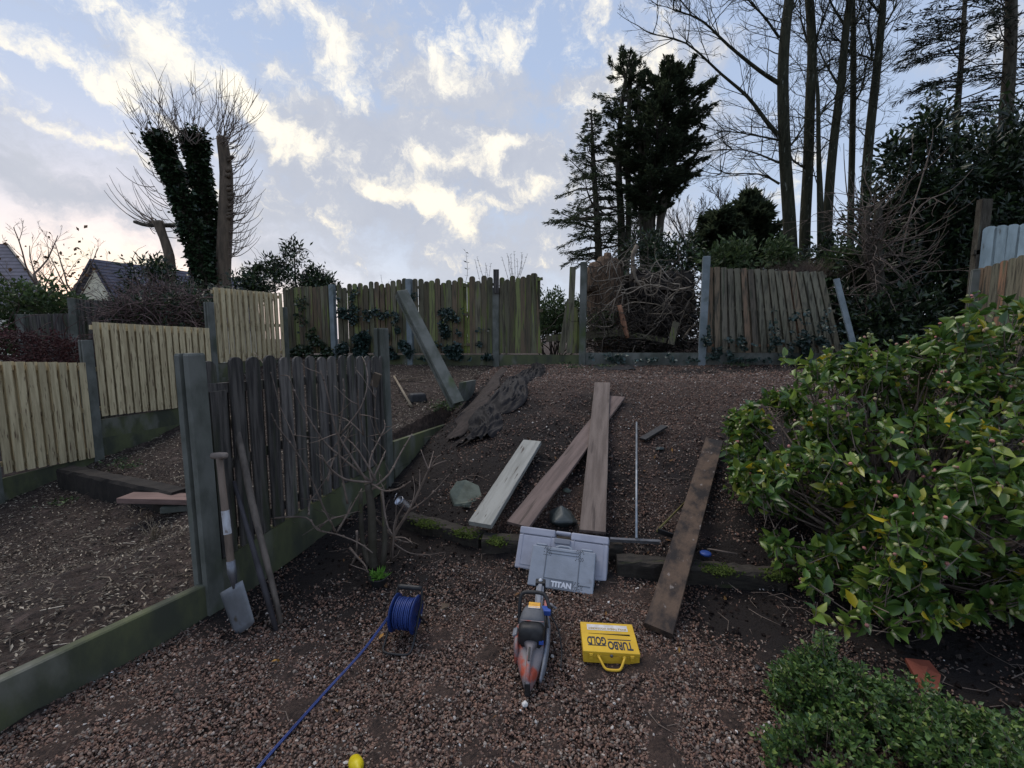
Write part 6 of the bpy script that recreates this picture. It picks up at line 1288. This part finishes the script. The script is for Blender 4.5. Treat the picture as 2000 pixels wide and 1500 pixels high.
def cutoff_saw():
    p = gz(1030, 1362, 0); q = gz(1050, 1150, .12); yaw = math.atan2(q.y-p.y, q.x-p.x)-math.pi/2
    r = thing('cutoff_saw', 'red and grey petrol cut off saw standing on the gravel', 'saw', p, rot=(0, 0, yaw))
    MR = mat('orange_red_plastic', (.40, .075, .04), (.30, .065, .04), scale=8, rough=.55, bump=.2, third=(.20, .18, .185), third_at=(.37, .55), tscale=10)
    MG = mat('dusty_grey_cover', (.085, .09, .10), (.13, .135, .145), scale=6, rough=.55, bump=.25, third=(.03, .03, .03), third_at=(.55, .7), tscale=7)
    MA = mat('dusty_alloy', (.22, .235, .27), (.16, .17, .19), scale=9, rough=.5, bump=.25, metal=.2, third=(.09, .08, .08), tscale=14)
    def loft(secs, name, mt, smooth=True, nseg=20, pw=2.6):
        """secs: (y, xc, zc, halfwidth, halfheight) superellipse cross sections"""
        m = MB(); V = []
        for (y, xc, zc, a, b) in secs:
            for k in range(nseg):
                t = 2*math.pi*k/nseg; c_, s_ = math.cos(t), math.sin(t); V.append((xc+a*math.copysign(abs(c_)**(2/pw), c_), y, zc+b*math.copysign(abs(s_)**(2/pw), s_)))
        n = len(secs); idx = np.arange(n*nseg).reshape(n, nseg); j = np.roll(idx, -1, 1); f = [tuple(v) for v in np.stack([idx[:-1], j[:-1], j[1:], idx[1:]], -1).reshape(-1, 4)]
        f += [tuple(idx[0][::-1]), tuple(idx[-1])]; m.add(V, f, 0, smooth); return m.build(name, mt, r)
    r.scale = (.87, .93, .84); r.location = (p.x, p.y, .0)
    # lower red housing: narrow at the rear, wide amidships
    loft([(.0, 0, .05, .012, .035), (.03, 0, .05, .024, .045), (.09, 0, .055, .05, .05), (.15, 0, .065, .07, .058), (.20, 0, .075, .078, .066), (.36, 0, .08, .075, .07), (.42, 0, .085, .055, .05)], 'housing', MR)
    # rear handle: ridge over the housing with the trigger slot
    loft([(.005, -.002, .07, .012, .03), (.05, -.002, .11, .012, .02), (.10, -.002, .135, .013, .018), (.15, 0, .148, .016, .02), (.19, 0, .15, .04, .025)], 'rear_handle', MR)
    m = MB(); m.box((-.002, .11, .154), (.011, .07, .012), Matrix.Rotation(.35, 3, 'X')); m.build('trigger', M_BLK, r)
    m = MB(); m.box((-.001, .012, .04), (.03, .03, .075)); bevel(m.build('handle_foot', M_BLK, r), .004)
    # air filter cover with dark skirt
    loft([(.185, 0, .175, .060, .055), (.20, 0, .18, .073, .062), (.235, 0, .19, .076, .062)], 'lower_cover', M_BLK, pw=3.4)
    loft([(.237, 0, .192, .074, .062), (.27, 0, .205, .074, .062), (.31, .0, .215, .068, .058), (.35, .002, .215, .060, .053), (.385, .004, .205, .050, .046), (.40, .004, .20, .040, .038)], 'top_cover', MG, pw=3.2)
    m = MB(); m.box((.003, .236, .254), (.13, .0035, .003), Matrix.Rotation(.25, 3, 'X')); m.build('red_trim', MR, r)
    m = MB(); m.box((.006, .352, .271), (.068, .055, .002), Matrix.Rotation(-.10, 3, 'X')); o = m.build('warning_label', mat('yellow_label', (.75, .42, .06), (.55, .28, .05), scale=60, bump=0), r)
    m = MB(); m.box((.006, .328, .2735), (.070, .017, .0015), Matrix.Rotation(-.06, 3, 'X')); m.build('white_label', mat('white_label', (.7, .7, .72), (.5, .5, .52), scale=70, bump=0), r)
    m = MB(); m.box((-.095, .265, .15), (.028, .06, .022), Matrix.Rotation(-.5, 3, 'Y')); bevel(m.build('starter_grip', MA, r), .005)
    m = MB(); m.tube([Vector((-.09, .265, .145)), Vector((-.065, .27, .13))], .004, 6); m.build('starter_cord', M_BLK, r)
    loft([(.16, -.078, .09, .012, .05), (.22, -.085, .09, .016, .065), (.33, -.083, .09, .016, .065), (.38, -.07, .09, .010, .04)], 'starter_cover', MR)
    # front tubular handle
    P = [(-.082, .36, .08), (-.088, .40, .16), (-.088, .43, .24), (-.075, .445, .275), (-.04, .45, .285), (.03, .45, .285), (.065, .44, .275), (.09, .40, .24), (.105, .37, .20)]
    m = MB(); m.tube(smoothp([Vector(v) for v in P], 4), .0115, 12); m.build('front_handle', M_BLK, r)
    m = MB(); m.tube([Vector((.09, .41, .245)), Vector((.135, .385, .235))], [.01, .007], 10); m.build('water_tap', MA, r)
    m = MB(); m.box((.075, .385, .215), (.055, .05, .035)); bevel(m.build('blue_valve', mat('blue_valve', (.04, .09, .34), bump=0, rough=.4), r), .006)
    m = MB(); m.box((.058, .185, .165), (.025, .012, .018)); m.build('choke_lever', MATS['blue_valve'], r)
    # belt cover along the right side and the arm with its end block
    loft([(.06, .062, .045, .006, .015), (.12, .075, .06, .012, .035), (.25, .088, .085, .013, .05), (.38, .088, .11, .014, .05), (.45, .07, .13, .014, .04)], 'belt_guard', MA)
    m = MB(); slab(m, (.022, .38, .12), (.022, .66, .155), .05, .055); slab(m, (.022, .40, .178), (.022, .64, .212), .026, .012); bevel(m.build('cutting_arm', MA, r), .005)
    m = MB(); m.box((.022, .665, .19), (.066, .05, .075)); bevel(m.build('arm_block', M_BLK, r), .006)
    m = MB(); m.lathe([(0, 0), (.014, 0), (.014, .004), (.009, .005), (.009, .011), (0, .011)], (.022, .665, .228), 6); m.build('bolt', MATS['white_lettering'], r)
    m = MB(); m.box((.074, .49, .14), (.035, .10, .09)); bevel(m.build('exhaust_guard', mat('faded_red', (.42, .17, .15), (.34, .13, .12), bump=.2), r), .008)
    m = MB(); m.tube(smoothp([Vector(v) for v in [(.10, .38, .2), (.15, .34, .12), (.17, .28, .04), (.165, .2, .012)]], 4), .0045, 7); m.tube(smoothp([Vector(v) for v in [(.06, .44, .2), (.08, .36, .19), (.09, .30, .17)]], 4), .005, 7); m.build('water_hose', M_BLK, r)
cutoff_saw()
